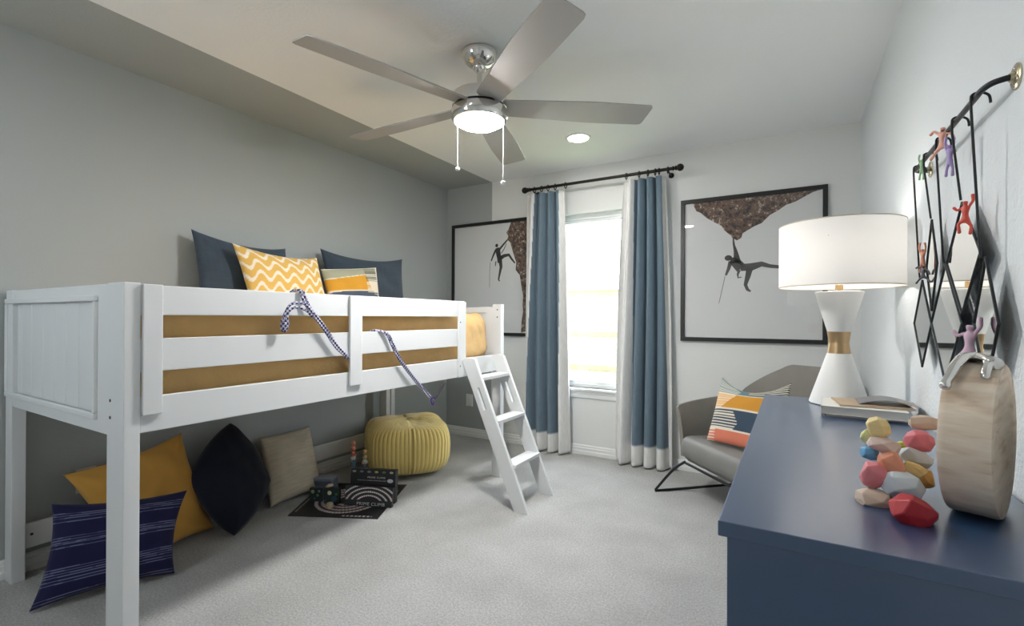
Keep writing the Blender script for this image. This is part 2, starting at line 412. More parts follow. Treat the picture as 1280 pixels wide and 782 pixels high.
def curtain(x0t, x1t, x0b, x1b, b0t, b1t, b0b, b1b, ringx, label, seed):
    t = thing('curtain', label, 'curtain', ((x0b + x1b) / 2, RY, 0.02), 0, 'curtain panels at the window')
    nf = 4.4
    def P(u, v, s):
        w = v ** 1.6
        x = (x0b * (1 - u) + x1b * u) * (1 - w) + (x0t * (1 - u) + x1t * u) * w
        amp = .027 + .024 * (1 - v)
        ph = 2 * PI * (nf * u + .12 * math.sin(3 * v + seed) + .05 * math.sin(7 * u + seed))
        y = RY + .004 + amp * math.sin(ph) + .006 * math.sin(2.1 * ph + seed)
        x += .012 * math.cos(ph) * (1 - .4 * v) * math.sin(PI * min(1, max(0, u))) 
        y += s * .0012
        z = .012 + (2.298 - .012) * v
        return Vector((x, y, z))
    def colf(u, v):
        w = v ** 1.6
        a = ((b0b - x0b) / (x1b - x0b)) * (1 - w) + ((b0t - x0t) / (x1t - x0t)) * w
        b = ((b1b - x0b) / (x1b - x0b)) * (1 - w) + ((b1t - x0t) / (x1t - x0t)) * w
        return M_blue_c if (a < u < b and v > .074) else M_white_c
    sheet('drape', P, 150, 120, colf, M_linen, t, thick=1)
    for rx in ringx:
        bm = bmesh.new()
        pts = [(rx + .002 * math.sin(a), RY + 0.0230 * math.cos(a), RZ - .007 + .0230 * math.sin(a)) for a in [2 * PI * i / 24 for i in range(24)]]
        tube(bm, pts, .0042, 8, closed=True)
        pts = [(rx, RY + .0055 * math.cos(a), RZ - .034 + .0055 * math.sin(a)) for a in [2 * PI * i / 12 for i in range(12)]]
        tube(bm, pts, .0016, 6, closed=True)
        obj('curtain_ring', bm, M_bronze, t, True)
    return t
M_linen = mat('linen_dyed', (1, 1, 1), .9, bump=.4, bscale=220, spec=.1, sheen=.1, attr=True, mottle=.06, mscale=60, stretch=(1, 1, .25), bdist=.002)
def rx_(a): return a
curtain(-2.085, -1.722, -2.125, -1.652, -2.008, -1.765, -2.067, -1.741, ((-2.008, 3.8, 2.344)[0], (-1.936, 3.8, 2.341)[0], (-1.872, 3.8, 2.34)[0], (-1.802, 3.8, 2.344)[0], (-1.703, 3.8, 2.338)[0]), 'blue and white bordered curtain panel on the left side of the window', .4)
curtain(-1.190, -.862, -1.262, -.80, -1.107, -.888, -1.126, -.840, ((-1.167, 3.8, 2.342)[0], (-1.063, 3.8, 2.34)[0], (-0.993, 3.8, 2.336)[0], (-0.936, 3.8, 2.34)[0], (-0.906, 3.8, 2.341)[0], (-0.839, 3.8, 2.344)[0]), 'blue and white bordered curtain panel on the right side of the window', 2.2)

# ------------------------------------------------------------------ framed climbing prints
M_print = mat('print_paper', (.74, .75, .75), .8)
M_fig = mat('ink_dark_figure', rgb(48, 46, 44), .8)
M_fig2 = mat('ink_grey_figure', rgb(78, 78, 78), .8)
def rock_mat():
    m, N, L, b = nodes_of('printed_rock')
    tc = N.new('ShaderNodeTexCoord')
    n = N.new('ShaderNodeTexNoise'); n.inputs['Scale'].default_value = 34; n.inputs['Detail'].default_value = 10; n.inputs['Roughness'].default_value = .75
    L.new(tc.outputs['Object'], n.inputs['Vector'])
    r = N.new('ShaderNodeValToRGB'); e = r.color_ramp.elements
    e[0].position = .41; e[0].color = (*rgb(34, 30, 28), 1); e[1].position = .60; e[1].color = (*rgb(206, 196, 184), 1)
    for p, c in ((.46, rgb(66, 56, 52)), (.50, rgb(126, 88, 66)), (.54, rgb(84, 74, 70)), (.59, rgb(152, 132, 114))):
        k = e.new(p); k.color = (*c, 1)
    L.new(n.outputs['Fac'], r.inputs[0]); L.new(r.outputs[0], b.inputs['Base Color']); b.inputs['Roughness'].default_value = .8
    return m
M_rock = rock_mat()
def stroke(bm, pts, w, y, depth=.0006):
    """flat tapered ink stroke on the paper (x,z plane)"""
    P = [Vector((p[0], p[1])) for p in pts]; Wd = w if isinstance(w, (list, tuple)) else [w] * len(P)
    L_, R_ = [], []
    for i in range(len(P)):
        t = (P[min(i + 1, len(P) - 1)] - P[max(i - 1, 0)]).normalized(); n = Vector((-t.y, t.x))
        L_.append(P[i] + n * Wd[i] / 2); R_.append(P[i] - n * Wd[i] / 2)
    M = Matrix(((1, 0, 0, 0), (0, 0, 1, y), (0, 1, 0, 0), (0, 0, 0, 1)))
    prism(bm, [tuple(p) for p in L_ + R_[::-1]], M, depth)
def blob(bm, c, rx, rz, y, depth=.0006):
    M = Matrix(((1, 0, 0, 0), (0, 0, 1, y), (0, 1, 0, 0), (0, 0, 0, 1)))
    prism(bm, [(c[0] + rx * math.cos(a), c[1] + rz * math.sin(a)) for a in [2 * PI * i / 20 for i in range(20)]], M, depth)
def framed(x0, x1, z0, z1, label):
    t = thing('framed_print', label, 'picture', ((x0 + x1) / 2, BY, z0), 0, 'framed climbing prints')
    w = .030; y1, y0 = BY, BY - .028
    bm = bmesh.new()
    M = lambda a, b, c_, d: box(bm, a, b, y0, y1, c_, d, .002)
    M(x0, x1, z1 - w, z1); M(x0, x1, z0, z0 + w); M(x0, x0 + w, z0 + w, z1 - w); M(x1 - w, x1, z0 + w, z1 - w)
    obj('picture_frame', bm, M_black, t)
    obj('print', B(x0 + w, x1 - w, BY - .012, BY - .004, z0 + w, z1 - w), M_print, t)
    obj('glazing', B(x0 + w, x1 - w, BY - .018, BY - .0165, z0 + w, z1 - w), M_picglass, t)
    return t, (x0 + w, x1 - w, z0 + w, z1 - w)
PY = BY - .0128   # just proud of the paper
t, (a, b, c0, c1) = framed(-2.998, -2.035, 1.012, 2.118, 'black framed print of a climber left of the window, partly on the grey paint')
rk = [(-2.306, 2.071), (-2.335, 2.021), (-2.358, 1.993), (-2.335, 1.961), (-2.345, 1.927), (-2.314, 1.899), (-2.296, 1.845), (-2.27, 1.768), (-2.247, 1.707), (-2.252, 1.633), (-2.209, 1.586), (-2.195, 1.512), (-2.182, 1.437), (-2.17, 1.393), (-2.177, 1.304), (-2.17, 1.245), (-2.186, 1.156), (-2.192, 1.045)]
M2 = Matrix(((1, 0, 0, 0), (0, 0, 1, PY), (0, 1, 0, 0), (0, 0, 0, 1)))
low = [(min(max(p[0], a), b), min(max(p[1], c0), c1)) for p in rk]
low[0] = (low[0][0], c1)
tail = [(-2.125, c0 + .02), (-2.118, c0 + .1), (-2.10, 1.35), (-2.08, 1.5), (b, 1.62), (b, c1)]
bm = bmesh.new(); prism(bm, low + tail, M2, .0006); obj('printed_rock', bm, M_rock, t)
bm = bmesh.new()
q = [(-2.465, 1.88), (-2.465, 1.88)]; blob(bm, q[0], .016, .017, PY)
stroke(bm, [(-2.459, 1.856), (-2.448, 1.81), (-2.437, 1.76), (-2.428, 1.714)], [.04, .052, .045, .05], PY)
stroke(bm, [(-2.474, 1.839), (-2.502, 1.79), (-2.528, 1.732)], [.022, .018, .012], PY)
stroke(bm, [(-2.437, 1.837), (-2.384, 1.889), (-2.335, 1.932)], [.022, .018, .012], PY)
stroke(bm, [(-2.412, 1.8), (-2.38, 1.843), (-2.356, 1.892)], [.008, .008, .006], PY)
stroke(bm, [(-2.428, 1.751), (-2.38, 1.775), (-2.327, 1.782), (-2.299, 1.743), (-2.261, 1.699)], [.04, .034, .026, .020, .014], PY)
stroke(bm, [(-2.424, 1.732), (-2.415, 1.671), (-2.429, 1.611), (-2.443, 1.55), (-2.429, 1.535)], [.04, .032, .022, .016, .012], PY)
stroke(bm, [(-2.473, 1.727), (-2.48, 1.682)], [.012, .008], PY)
stroke(bm, [(-2.539, 1.723), (-2.545, 1.616), (-2.545, 1.477)], [.0035, .0035, .003], PY)
obj('printed_climber', bm, M_fig, t)
t, (a, b, c0, c1) = framed(-.758, .203, 1.012, 2.103, 'black framed print of a climber hanging under an overhang, between the window and the lamp')
rk = [(-0.672, 2.074), (-0.66, 2.046), (-0.647, 2.013), (-0.615, 1.997), (-0.571, 1.953), (-0.52, 1.917), (-0.462, 1.88), (-0.452, 1.853), (-0.413, 1.815), (-0.392, 1.787), (-0.36, 1.765), (-0.33, 1.782), (-0.322, 1.814), (-0.29, 1.834), (-0.243, 1.86), (-0.197, 1.878), (-0.145, 1.931), (-0.093, 1.958), (-0.043, 1.993), (0.007, 2.005), (0.068, 2.037), (0.116, 2.062), (0.158, 2.071)]
low = [(min(max(p[0], a), b), min(max(p[1], c0), c1)) for p in rk]
bm = bmesh.new(); prism(bm, low + [(low[-1][0] + .005, c1), (low[0][0] - .012, c1)], M2, .0006); obj('printed_rock', bm, M_rock, t)
bm = bmesh.new()
q = [(-0.418, 1.638), (-0.418, 1.638)]; blob(bm, q[0], .026, .021, PY)
stroke(bm, [(-0.401, 1.623), (-0.364, 1.598), (-0.329, 1.556)], [.045, .07, .075], PY)
stroke(bm, [(-0.368, 1.598), (-0.371, 1.682), (-0.382, 1.744), (-0.385, 1.793)], [.03, .02, .014, .008], PY)
stroke(bm, [(-0.34, 1.589), (-0.352, 1.651), (-0.371, 1.72)], [.024, .014, .006], PY)
stroke(bm, [(-0.403, 1.611), (-0.415, 1.56), (-0.435, 1.509)], [.028, .024, .014], PY)
stroke(bm, [(-0.335, 1.562), (-0.262, 1.564), (-0.196, 1.582), (-0.144, 1.564), (-0.067, 1.552), (0.008, 1.568)], [.05, .055, .036, .026, .022, .02], PY)
stroke(bm, [(-0.275, 1.553), (-0.286, 1.497), (-0.302, 1.434), (-0.288, 1.399), (-0.268, 1.385)], [.045, .036, .024, .022, .012], PY)
stroke(bm, [(-0.343, 1.544), (-0.354, 1.514), (-0.351, 1.487), (-0.329, 1.492)], [.02, .014, .01, .008], PY)
stroke(bm, [(-0.44, 1.503), (-0.462, 1.396), (-0.482, 1.301)], [.0035, .0035, .003], PY)
obj('printed_climber', bm, M_fig2, t)

# ------------------------------------------------------------------ wall plates
def outlet(name, c, axis, label, cat):
    t = thing(name, label, cat, c)
    x, y, z = c
    if axis == 'y':
        obj('cover_plate', B(x - .04, x + .04, BY - .006, BY, z - .06, z + .06, .002), M_trim, t)
        for dz in (-.02, .02): obj('socket', B(x - .014, x + .014, BY - .008, BY - .0055, z + dz - .012, z + dz + .012, .002), M_trim, t)
    else:
        obj('cover_plate', B(LX, LX + .006, y - .04, y + .04, z - .06, z + .06, .002), M_trim, t)
        for dz in (-.02, .02): obj('socket', B(LX + .0055, LX + .008, y - .014, y + .014, z + dz - .012, z + dz + .012, .002), M_trim, t)
outlet('wall_outlet', (-2.785, BY, .36), 'y', 'white outlet plate low on the grey part of the window wall', 'outlet')
outlet('wall_outlet', (LX, .990, .362), 'x', 'white outlet plate on the grey wall above the mustard floor cushion', 'outlet')

# ------------------------------------------------------------------ loft bed
bed = thing('loft_bed', 'white low loft bed with slatted guard rail along the grey wall', 'bed', (-2.46, 1.88, 0))
BX0, BX1, Y0, Y1 = -3.055, -1.875, .698, 3.067
TOP = 1.292
def bp(name, *a, **k):
    k.setdefault('bev', .003); par = k.pop('parent', bed)
    return obj(name, B(*a, **k), M_bed, par)
p1 = bp('bed_post', BX1 - .125, BX1, Y0, Y0 + .047, 0, 1.30)
p2 = bp('bed_post', BX1 - .072, BX1, Y1 - .047, Y1, 0, 1.285)
bp('bed_post', BX0, BX0 + .085, Y0, Y0 + .047, 0, 1.30)
bp('bed_post', -2.998, -2.925, Y1 - .16, Y1 - .115, 0, .86)
bp('bed_post', BX0, BX0 + .072, Y1 - .047, Y1, 0, 1.285)
# end panel facing the viewer, tongue and groove with raised moulding
bm = B(BX0 + .03, BX1 - .125, Y0 + .004, Y0 + .034, 1.245, 1.298, bev=.002)
box(bm, BX0 + .03, BX1 - .125, Y0 + .004, Y0 + .034, .785, .842, bev=.002)
box(bm, BX1 - .235, BX1 - .125, Y0 + .004, Y0 + .034, .84, 1.247)
box(bm, BX0 + .02, BX0 + .035, Y0 + .004, Y0 + .034, .84, 1.247)
obj('end_frame', bm, M_bed, bed)
gx = [(-3.044, 0.716, 1.058)[0], (-2.918, 0.716, 1.062)[0], (-2.798, 0.716, 1.066)[0], (-2.665, 0.716, 1.071)[0], (-2.542, 0.716, 1.074)[0], (-2.42, 0.716, 1.078)[0], (-2.296, 0.716, 1.082)[0], (-2.175, 0.716, 1.086)[0]]
edges = [BX0 + .02] + gx + [BX1 - .225]
bm = bmesh.new()
for e0, e1 in zip(edges, edges[1:]): box(bm, e0, e1 - .0, Y0 + .018, Y0 + .030, .843, 1.244, bev=.0055)
obj('beadboard_panel', bm, M_bed, bed)
bm = bmesh.new(); ML, MR, MB, MT = BX0 + .008, BX1 - .212, .828, 1.262
for a in ((ML, MR, MT - .022, MT), (ML, MR, MB, MB + .022), (ML, ML + .022, MB + .0225, MT - .0225), (MR - .022, MR, MB + .0225, MT - .0225)):
    box(bm, a[0], a[1], Y0 - .008, Y0 + .006, a[2], a[3], bev=.004)
obj('moulding', bm, M_bed, bed)
for z in (.905, .848):
    bm = bmesh.new(); lathe(bm, [(0, 0), (.0055, 0), (.0055, .0015), (0, .0015)], (BX1 - .098, Y0, z), 12, Matrix.Rotation(PI / 2, 4, 'X')); obj('bolt', bm, M_screw, p1)
for z in (1.245, 1.19):
    bm = bmesh.new(); lathe(bm, [(0, 0), (.0055, 0), (.0055, .0015), (0, .0015)], (BX1 - .03, Y1 - .047, z), 12, Matrix.Rotation(PI / 2, 4, 'X')); obj('bolt', bm, M_screw, p2)
# far end
bm = B(BX0 + .07, BX1 - .072, Y1 - .04, Y1 - .01, 1.222, 1.265, bev=.002)
box(bm, BX0 + .07, BX1 - .072, Y1 - .04, Y1 - .01, .80, .93, bev=.002)
box(bm, BX1 - .135, BX1 - .072, Y1 - .04, Y1 - .01, .93, 1.224); box(bm, BX0 + .07, BX0 + .135, Y1 - .04, Y1 - .01, .93, 1.224)
obj('end_frame', bm, M_bed, bed)
obj('beadboard_panel', B(BX0 + .13, BX1 - .13, Y1 - .03, Y1 - .018, .92, 1.23), M_bed, bed)
# front rails
bp('side_rail', BX1 - .028, BX1 - .002, Y0 + .047, Y1 - .047, .797, .915)
bp('guard_rail', BX1 - .028, BX1 - .002, Y0 + .047, 2.570, 1.000, 1.112)
bp('guard_rail', BX1 - .028, BX1 - .002, Y0 + .047, 2.570, 1.192, 1.294)
bp('guard_upright', BX1 - .002, BX1 + .012, Y0 + .049, .806, .856, 1.296)
bp('guard_upright', BX1 - .002, BX1 + .012, 1.611, 1.686, .850, 1.292)
bp('guard_upright', BX1 - .002, BX1 + .010, 2.492, 2.570, .797, 1.288)
for z in (1.155, .87):
    bm = bmesh.new(); lathe(bm, [(0, 0), (.0045, 0), (.0045, .0015), (0, .0015)], (BX1 + .010, 2.508, z), 12, Matrix.Rotation(PI / 2, 4, 'Y')); obj('bolt', bm, M_screw, bed)
# back rails and the low stretcher
bp('back_rail', BX0, BX0 + .026, Y0 + .047, Y1 - .047, .80, .95)
bp('back_rail', BX0, BX0 + .026, Y0 + .047, Y1 - .047, 1.20, 1.285)
low_rail = bp('stretcher', -3.02, -2.998, Y0 + .047, Y1 - .047, .130, .240)
bm = bmesh.new(); lathe(bm, [(0, 0), (.006, 0), (.006, .0015), (0, .0015)], (-2.998, .772, .19), 12, Matrix.Rotation(PI / 2, 4, 'Y')); obj('bolt', bm, M_screw, low_rail)
bp('slat_support', BX1 - .060, BX1 - .029, Y0 + .05, Y1 - .05, .80, .83); bp('slat_support', BX0 + .027, BX0 + .06, Y0 + .05, Y1 - .05, .80, .83)
for k in range(12): bp('bed_slat', BX0 + .028, BX1 - .03, .78 + k * .195, .85 + k * .195, .831, .849)
# quilt over the mattress
def quilt():
    bm = bmesh.new(); nx, ny, nz = 40, 110, 14
    x0, x1, y0, y1, z0, z1 = BX0 + .035, BX1 - .060, Y0 + .055, 3.012, .853, 1.212
    bmesh.ops.create_cube(bm, size=1)
    bmesh.ops.subdivide_edges(bm, edges=[e for e in bm.edges if abs(e.verts[0].co.y - e.verts[1].co.y) > .5], cuts=ny, use_grid_fill=True)
    bmesh.ops.subdivide_edges(bm, edges=[e for e in bm.edges if abs(e.verts[0].co.x - e.verts[1].co.x) > .5], cuts=nx, use_grid_fill=True)
    bmesh.ops.subdivide_edges(bm, edges=[e for e in bm.edges if abs(e.verts[0].co.z - e.verts[1].co.z) > .5], cuts=nz, use_grid_fill=True)
    cx, cy, cz = (x0 + x1) / 2, (y0 + y1) / 2, (z0 + z1) / 2; hx, hy, hz = (x1 - x0) / 2, (y1 - y0) / 2, (z1 - z0) / 2
    for v in bm.verts:
        p = Vector((v.co.x * 2 * hx, v.co.y * 2 * hy, v.co.z * 2 * hz))
        far = max(0, min(1, (p.y - (hy - .5)) / .5))
        r = .05 + .10 * far
        q = Vector((max(-hx + r, min(hx - r, p.x)), max(-hy + r, min(hy - r, p.y)), max(-hz + min(r, .12), min(hz - min(r, .12), p.z))))
        d = p - q
        if d.length > 1e-6: p = q + Vector((d.x, d.y, d.z)).normalized() * min(d.length, max(r if abs(d.x) + abs(d.y) > 1e-6 else min(r, .12), 0))
        w = Vector((p.x * 3, p.y * 3, p.z * 3))
        fold = noise.noise(Vector((p.x * 6 + p.z * 9, p.y * 5.0 - p.z * 6, 1.7))) * .010 + noise.noise(Vector((p.x * 14, p.y * 12, p.z * 20))) * .004
        if far > 0: fold += far * .016 * noise.noise(Vector((p.x * 20 - p.z * 14, p.y * 26 + p.z * 18, 5)))
        n = d.normalized() if d.length > 1e-6 else Vector((0, 0, 1))
        p += n * fold
        v.co = p + Vector((cx, cy, cz))
    return bm
q_ = obj('quilt', quilt(), mat('mustard_quilt', rgb(214, 176, 118), .85, bump=.5, bscale=55, mottle=.06, mscale=12, spec=.15, sheen=.2, bdist=.004), None, 'all')
tag(q_, 'mustard yellow quilt spread over the loft bed behind the guard rail', 'quilt')

# ladder hooked on the side rail
lad = thing('bed_ladder', 'white three-step ladder leaning on the far end of the loft bed', 'ladder', (-1.42, 2.7, 0))
def stringer(y0, y1):
    M = Matrix(((1, 0, 0, 0), (0, 0, 1, y0), (0, 1, 0, 0), (0, 0, 0, 1)))
    bm = bmesh.new(); outer = [(-1.470, 0), (-1.375, 0), (-1.768, .918), (-1.842, .924), (-1.866, .905)]
    # cut a hand slot: build the board as a ring around it
    s0, s1 = Vector((-1.684, .600)), Vector((-1.742, .736)); ax = (s1 - s0).normalized(); nn = Vector((ax.y, -ax.x))
    slot = [s0 - nn * .011, s0 + nn * .011, s1 + nn * .011, s1 - nn * .011]
    def at(z, side):
        t = (z - 0) / .918
        xo = -1.375 + (-1.768 + 1.375) * t if side else -1.470 + (-1.866 + 1.470) * (z / .905)
        return (xo, z)
    za, zb = .596, .742
    prism(bm, [at(0, 0), at(0, 1), at(za, 1), tuple(slot[1]), tuple(slot[0]), at(za, 0)], M, y1 - y0)
    prism(bm, [at(zb, 0), tuple(slot[3]), tuple(slot[2]), at(zb, 1), (-1.768, .918), (-1.842, .924), (-1.866, .905)], M, y1 - y0)
    prism(bm, [at(za, 0), tuple(slot[0]), tuple(slot[3]), at(zb, 0)], M, y1 - y0)
    prism(bm, [tuple(slot[1]), at(za, 1), at(zb, 1), tuple(slot[2])], M, y1 - y0)
    return obj('stringer', bm, M_bed, lad)
stringer(2.530, 2.553); stringer(2.882, 2.905)
for x, z in ((-1.714, .788), (-1.592, .522), (-1.472, .262)):
    obj('step', B(x - .098, x, 2.5525, 2.8825, z - .008, z + .014, bev=.003), M_bed, lad)

# ------------------------------------------------------------------ rope over the guard rail
def rope_mat(a, b):
    m, N, L, bs = nodes_of('braided_rope')
    tc = N.new('ShaderNodeTexCoord'); w = N.new('ShaderNodeTexChecker'); w.inputs['Scale'].default_value = 95; L.new(tc.outputs['Object'], w.inputs['Vector'])
    r = N.new('ShaderNodeValToRGB'); r.color_ramp.interpolation = 'CONSTANT'; r.color_ramp.elements[0].color = (*a, 1); r.color_ramp.elements[1].position = .5; r.color_ramp.elements[1].color = (*b, 1)
    L.new(w.outputs['Fac'], r.inputs[0]); L.new(r.outputs[0], bs.inputs['Base Color']); bs.inputs['Roughness'].default_value = .8
    return m
M_rope = rope_mat(rgb(48, 50, 92), rgb(190, 188, 205))
RXF = -1.855   # just in front of rail and uprights
rope = thing('climbing_rope', 'blue and white braided rope looped over the guard rail of the loft bed', 'rope', (RXF, 1.4, .68))
def rp(pts, dx=0.0, dy=0.0): return smooth_path([(p[0] + dx, p[1] + dy, p[2]) for p in pts], 6)
main = [(-1.92, 1.325, 1.296), (-1.895, 1.330, 1.306), (-1.868, 1.335, 1.300), (-1.862, 1.344, 1.271), (-1.858, 1.365, 1.229), (-1.856, 1.405, 1.183), (-1.856, 1.465, 1.113), (-1.856, 1.519, 1.044), (-1.858, 1.577, 0.998), (-1.885, 1.60, .985), (-1.915, 1.64, .99), (-1.915, 1.70, 1.03), (-1.915, 1.735, 1.09), (-1.91, 1.787, 1.112), (-1.88, 1.803, 1.116), (-1.862, 1.849, 1.094), (-1.857, 1.885, 1.033), (-1.856, 1.933, 0.961), (-1.855, 2.008, 0.88), (-1.852, 2.084, 0.804), (-1.846, 2.175, 0.718)]
bm = bmesh.new(); tube(bm, rp(main), .0056, 8); obj('strand', bm, M_rope, rope, True)
bm = bmesh.new(); tube(bm, rp(main, .001, .0145), .0056, 8); obj('strand', bm, M_rope, rope, True)
loop = [(-1.85, 1.392, 1.194), (-1.845, 1.363, 1.229), (-1.843, 1.322, 1.249), (-1.843, 1.276, 1.241), (-1.845, 1.255, 1.214), (-1.848, 1.243, 1.18), (-1.85, 1.237, 1.14), (-1.848, 1.25, 1.126), (-1.846, 1.264, 1.153), (-1.845, 1.259, 1.193), (-1.842, 1.276, 1.221), (-1.84, 1.312, 1.228), (-1.84, 1.352, 1.212), (-1.842, 1.378, 1.187)]
bm = bmesh.new(); tube(bm, rp(loop), .0056, 8); obj('knot_loop', bm, M_rope, rope, True)
coil = []
for i in range(60):
    a = i / 59; ang = a * 2 * PI * 5; c = Vector((-1.848, 1.246, 1.18)) * (1 - a) + Vector((-1.848, 1.247, 1.133)) * a
    coil.append((c.x + .008 * math.cos(ang), c.y + .010 * math.sin(ang), c.z))
bm = bmesh.new(); tube(bm, coil, .004, 8); obj('knot_coil', bm, M_rope, rope, True)
crb = thing('carabiner', 'purple carabiner hanging on the rope below the loft bed side rail', 'carabiner', (-1.845, 2.21, 0.685))
cc = Vector((-1.845, 2.21, 0.689))
bm = bmesh.new(); tube(bm, [(cc.x + .004 * math.sin(a * 2), cc.y + .015 * math.cos(a), cc.z + .021 * math.sin(a)) for a in [2 * PI * i / 20 for i in range(20)]], .0038, 8, closed=True)
obj('loop', bm, mat('purple_anodised', rgb(96, 60, 170), .25, .9), crb, True)
bm = bmesh.new(); tube(bm, [(cc.x, cc.y + .012, cc.z - .014), (cc.x, cc.y + .012, cc.z + .014)], .0048, 8); obj('gate', bm, M_silver, crb, True)
bm = bmesh.new(); tube(bm, smooth_path([(cc.x, cc.y + .01, cc.z + .01), (-1.86, 2.273, 0.718), (-1.875, 2.33, 0.753), (-1.888, 2.377, 0.776)], 6), .0048, 8)
s_ = obj('quickdraw_sling', bm, mat('sling_black_red', rgb(40, 26, 34), .8), None, True); tag(s_, 'short black and red sling from the carabiner up under the side rail', 'sling')

# ------------------------------------------------------------------ cushions
def wmix(a, b, t): return tuple(x * (1 - t) + y * t for x, y in zip(a, b))
DEN = rgb(62, 73, 84)
def denim(seed):
    def f(u, v):
        n = noise.noise(Vector((u * 60, v * 5, seed))) * .12 + noise.noise(Vector((u * 5, v * 70, seed + 3))) * .10
        return tuple(max(0, c * (1 + n)) for c in DEN)
    return f
def plain(c, k=.05, s=3):
    return lambda u, v: tuple(x * (1 + k * noise.noise(Vector((u * 8, v * 8, s)))) for x in c)
# on the bed
cushion('throw_pillow', [(-2.985, 1.428, 1.690), (-2.99, 2.025, 1.652), (-2.90, 2.03, 1.216), (-2.87, 1.43, 1.216)], .15, denim(1), M_cloth, 'large denim blue cushion on the bed, behind the mustard wave one', pinch=.05, seed=1, sag=.035, group=None)
def wave(u, v):
    Yc, Wc = rgb(212, 172, 92), rgb(226, 216, 200)
    x = u * 5.2; amp = .36; ph = v * 5.6
    s = ph + amp * math.sin(2 * PI * x + .6 * math.sin(ph * 1.3))
    f = s - math.floor(s)
    return Yc if f < .66 else Wc
cushion('throw_pillow', [(-2.83, 1.575, 1.618), (-2.82, 2.145, 1.590), (-2.70, 2.16, 1.216), (-2.70, 1.62, 1.216)], .13, wave, M_cloth, 'mustard and cream wave-patterned cushion on the bed', pinch=.06, seed=2, n=96, sag=.03, wr=.004)
cushion('throw_pillow', [(-3.00, 2.31, 1.690), (-2.80, 2.955, 1.668), (-2.74, 2.93, 1.216), (-2.92, 2.32, 1.216)], .15, denim(9), M_cloth, 'large denim blue cushion on the bed, furthest along towards the window', pinch=.05, seed=5, sag=.04)
def abstract(u, v):
    G_, O_, Nv, Wc = rgb(160, 160, 138), rgb(200, 146, 50), rgb(74, 84, 98), rgb(214, 206, 186)
    if u > .96 or v > .97: return Wc
    if u > .70 and (v * 24) % 1 < .45 and v > .42 - .2 * (u - .7): return rgb(80, 90, 84) if v > .66 else Wc
    top = .80 - .05 * math.cos(u * 3)
    if .47 < v < top - .02 and u < .80 - .25 * (v - .47): return O_
    if v <= .42 + .03 * math.sin(u * 3): return Nv
    if v > top: return G_
    return Wc
cushion('throw_pillow', [(-2.80, 2.16, 1.515), (-2.73, 2.60, 1.562), (-2.66, 2.58, 1.216), (-2.70, 2.17, 1.216)], .11, abstract, M_cloth, 'small cushion with ochre and grey shapes on the bed, in front of a denim one', pinch=.03, seed=7, n=80, wr=.003)
# on the floor
ST = [.88, .855, .83, .79, .63, .605, .58, .565, .53, .33, .305, .28, .255, .22, .19, .06, .03]
def navystripe(u, v):
    N1, S_ = rgb(32, 32, 66), rgb(116, 120, 152)
    vv = v + .006 * math.sin(u * 4)
    for i, s in enumerate(ST):
        if abs(vv - s) < .0048:
            return wmix(N1, S_, .75 if noise.noise(Vector((u * 9, i * 3.1, 0))) > -.38 else .35)
    return N1
cushion('floor_cushion', [(-2.76, .772, .375), (-2.56, 1.215, .335), (-2.435, 1.105, .012), (-2.61, .665, .012)], .13, navystripe, M_cloth, 'navy cushion with pale stripes on the carpet behind the near bed post', pinch=.11, seed=11, n=170, wr=.005)
cushion('floor_cushion', [(-3.02, .885, .425), (-3.00, 1.392, .525), (-2.77, 1.455, .012), (-2.62, 1.00, .012)], .16, plain(rgb(194, 146, 70)), M_cloth, 'plain mustard cushion under the bed, leaning on the grey wall', pinch=.10, seed=13, wr=.012)
cushion('floor_cushion', [(-2.99, 1.660, .530), (-2.78, 1.790, .175), (-2.58, 1.455, .012), (-2.86, 1.365, .300)], .20, plain(rgb(22, 25, 38)), M_cloth, 'plain dark navy cushion standing on its corner under the bed', pinch=-.16, seed=17, wr=.006)
def raw(u, v):
    c = rgb(186, 176, 156)
    n = .16 * noise.noise(Vector((u * 4, v * 60, 2))) + .06 * noise.noise(Vector((u * 30, v * 30, 8)))
    return tuple(x * (1 + n) for x in c)
cushion('floor_cushion', [(-3.00, 1.850, .395), (-3.00, 2.225, .400), (-2.79, 2.170, .012), (-2.77, 1.785, .012)], .13, raw, M_cloth, 'cream nubby linen cushion under the bed between navy cushion and pouf', pinch=.05, seed=19, wr=.006)

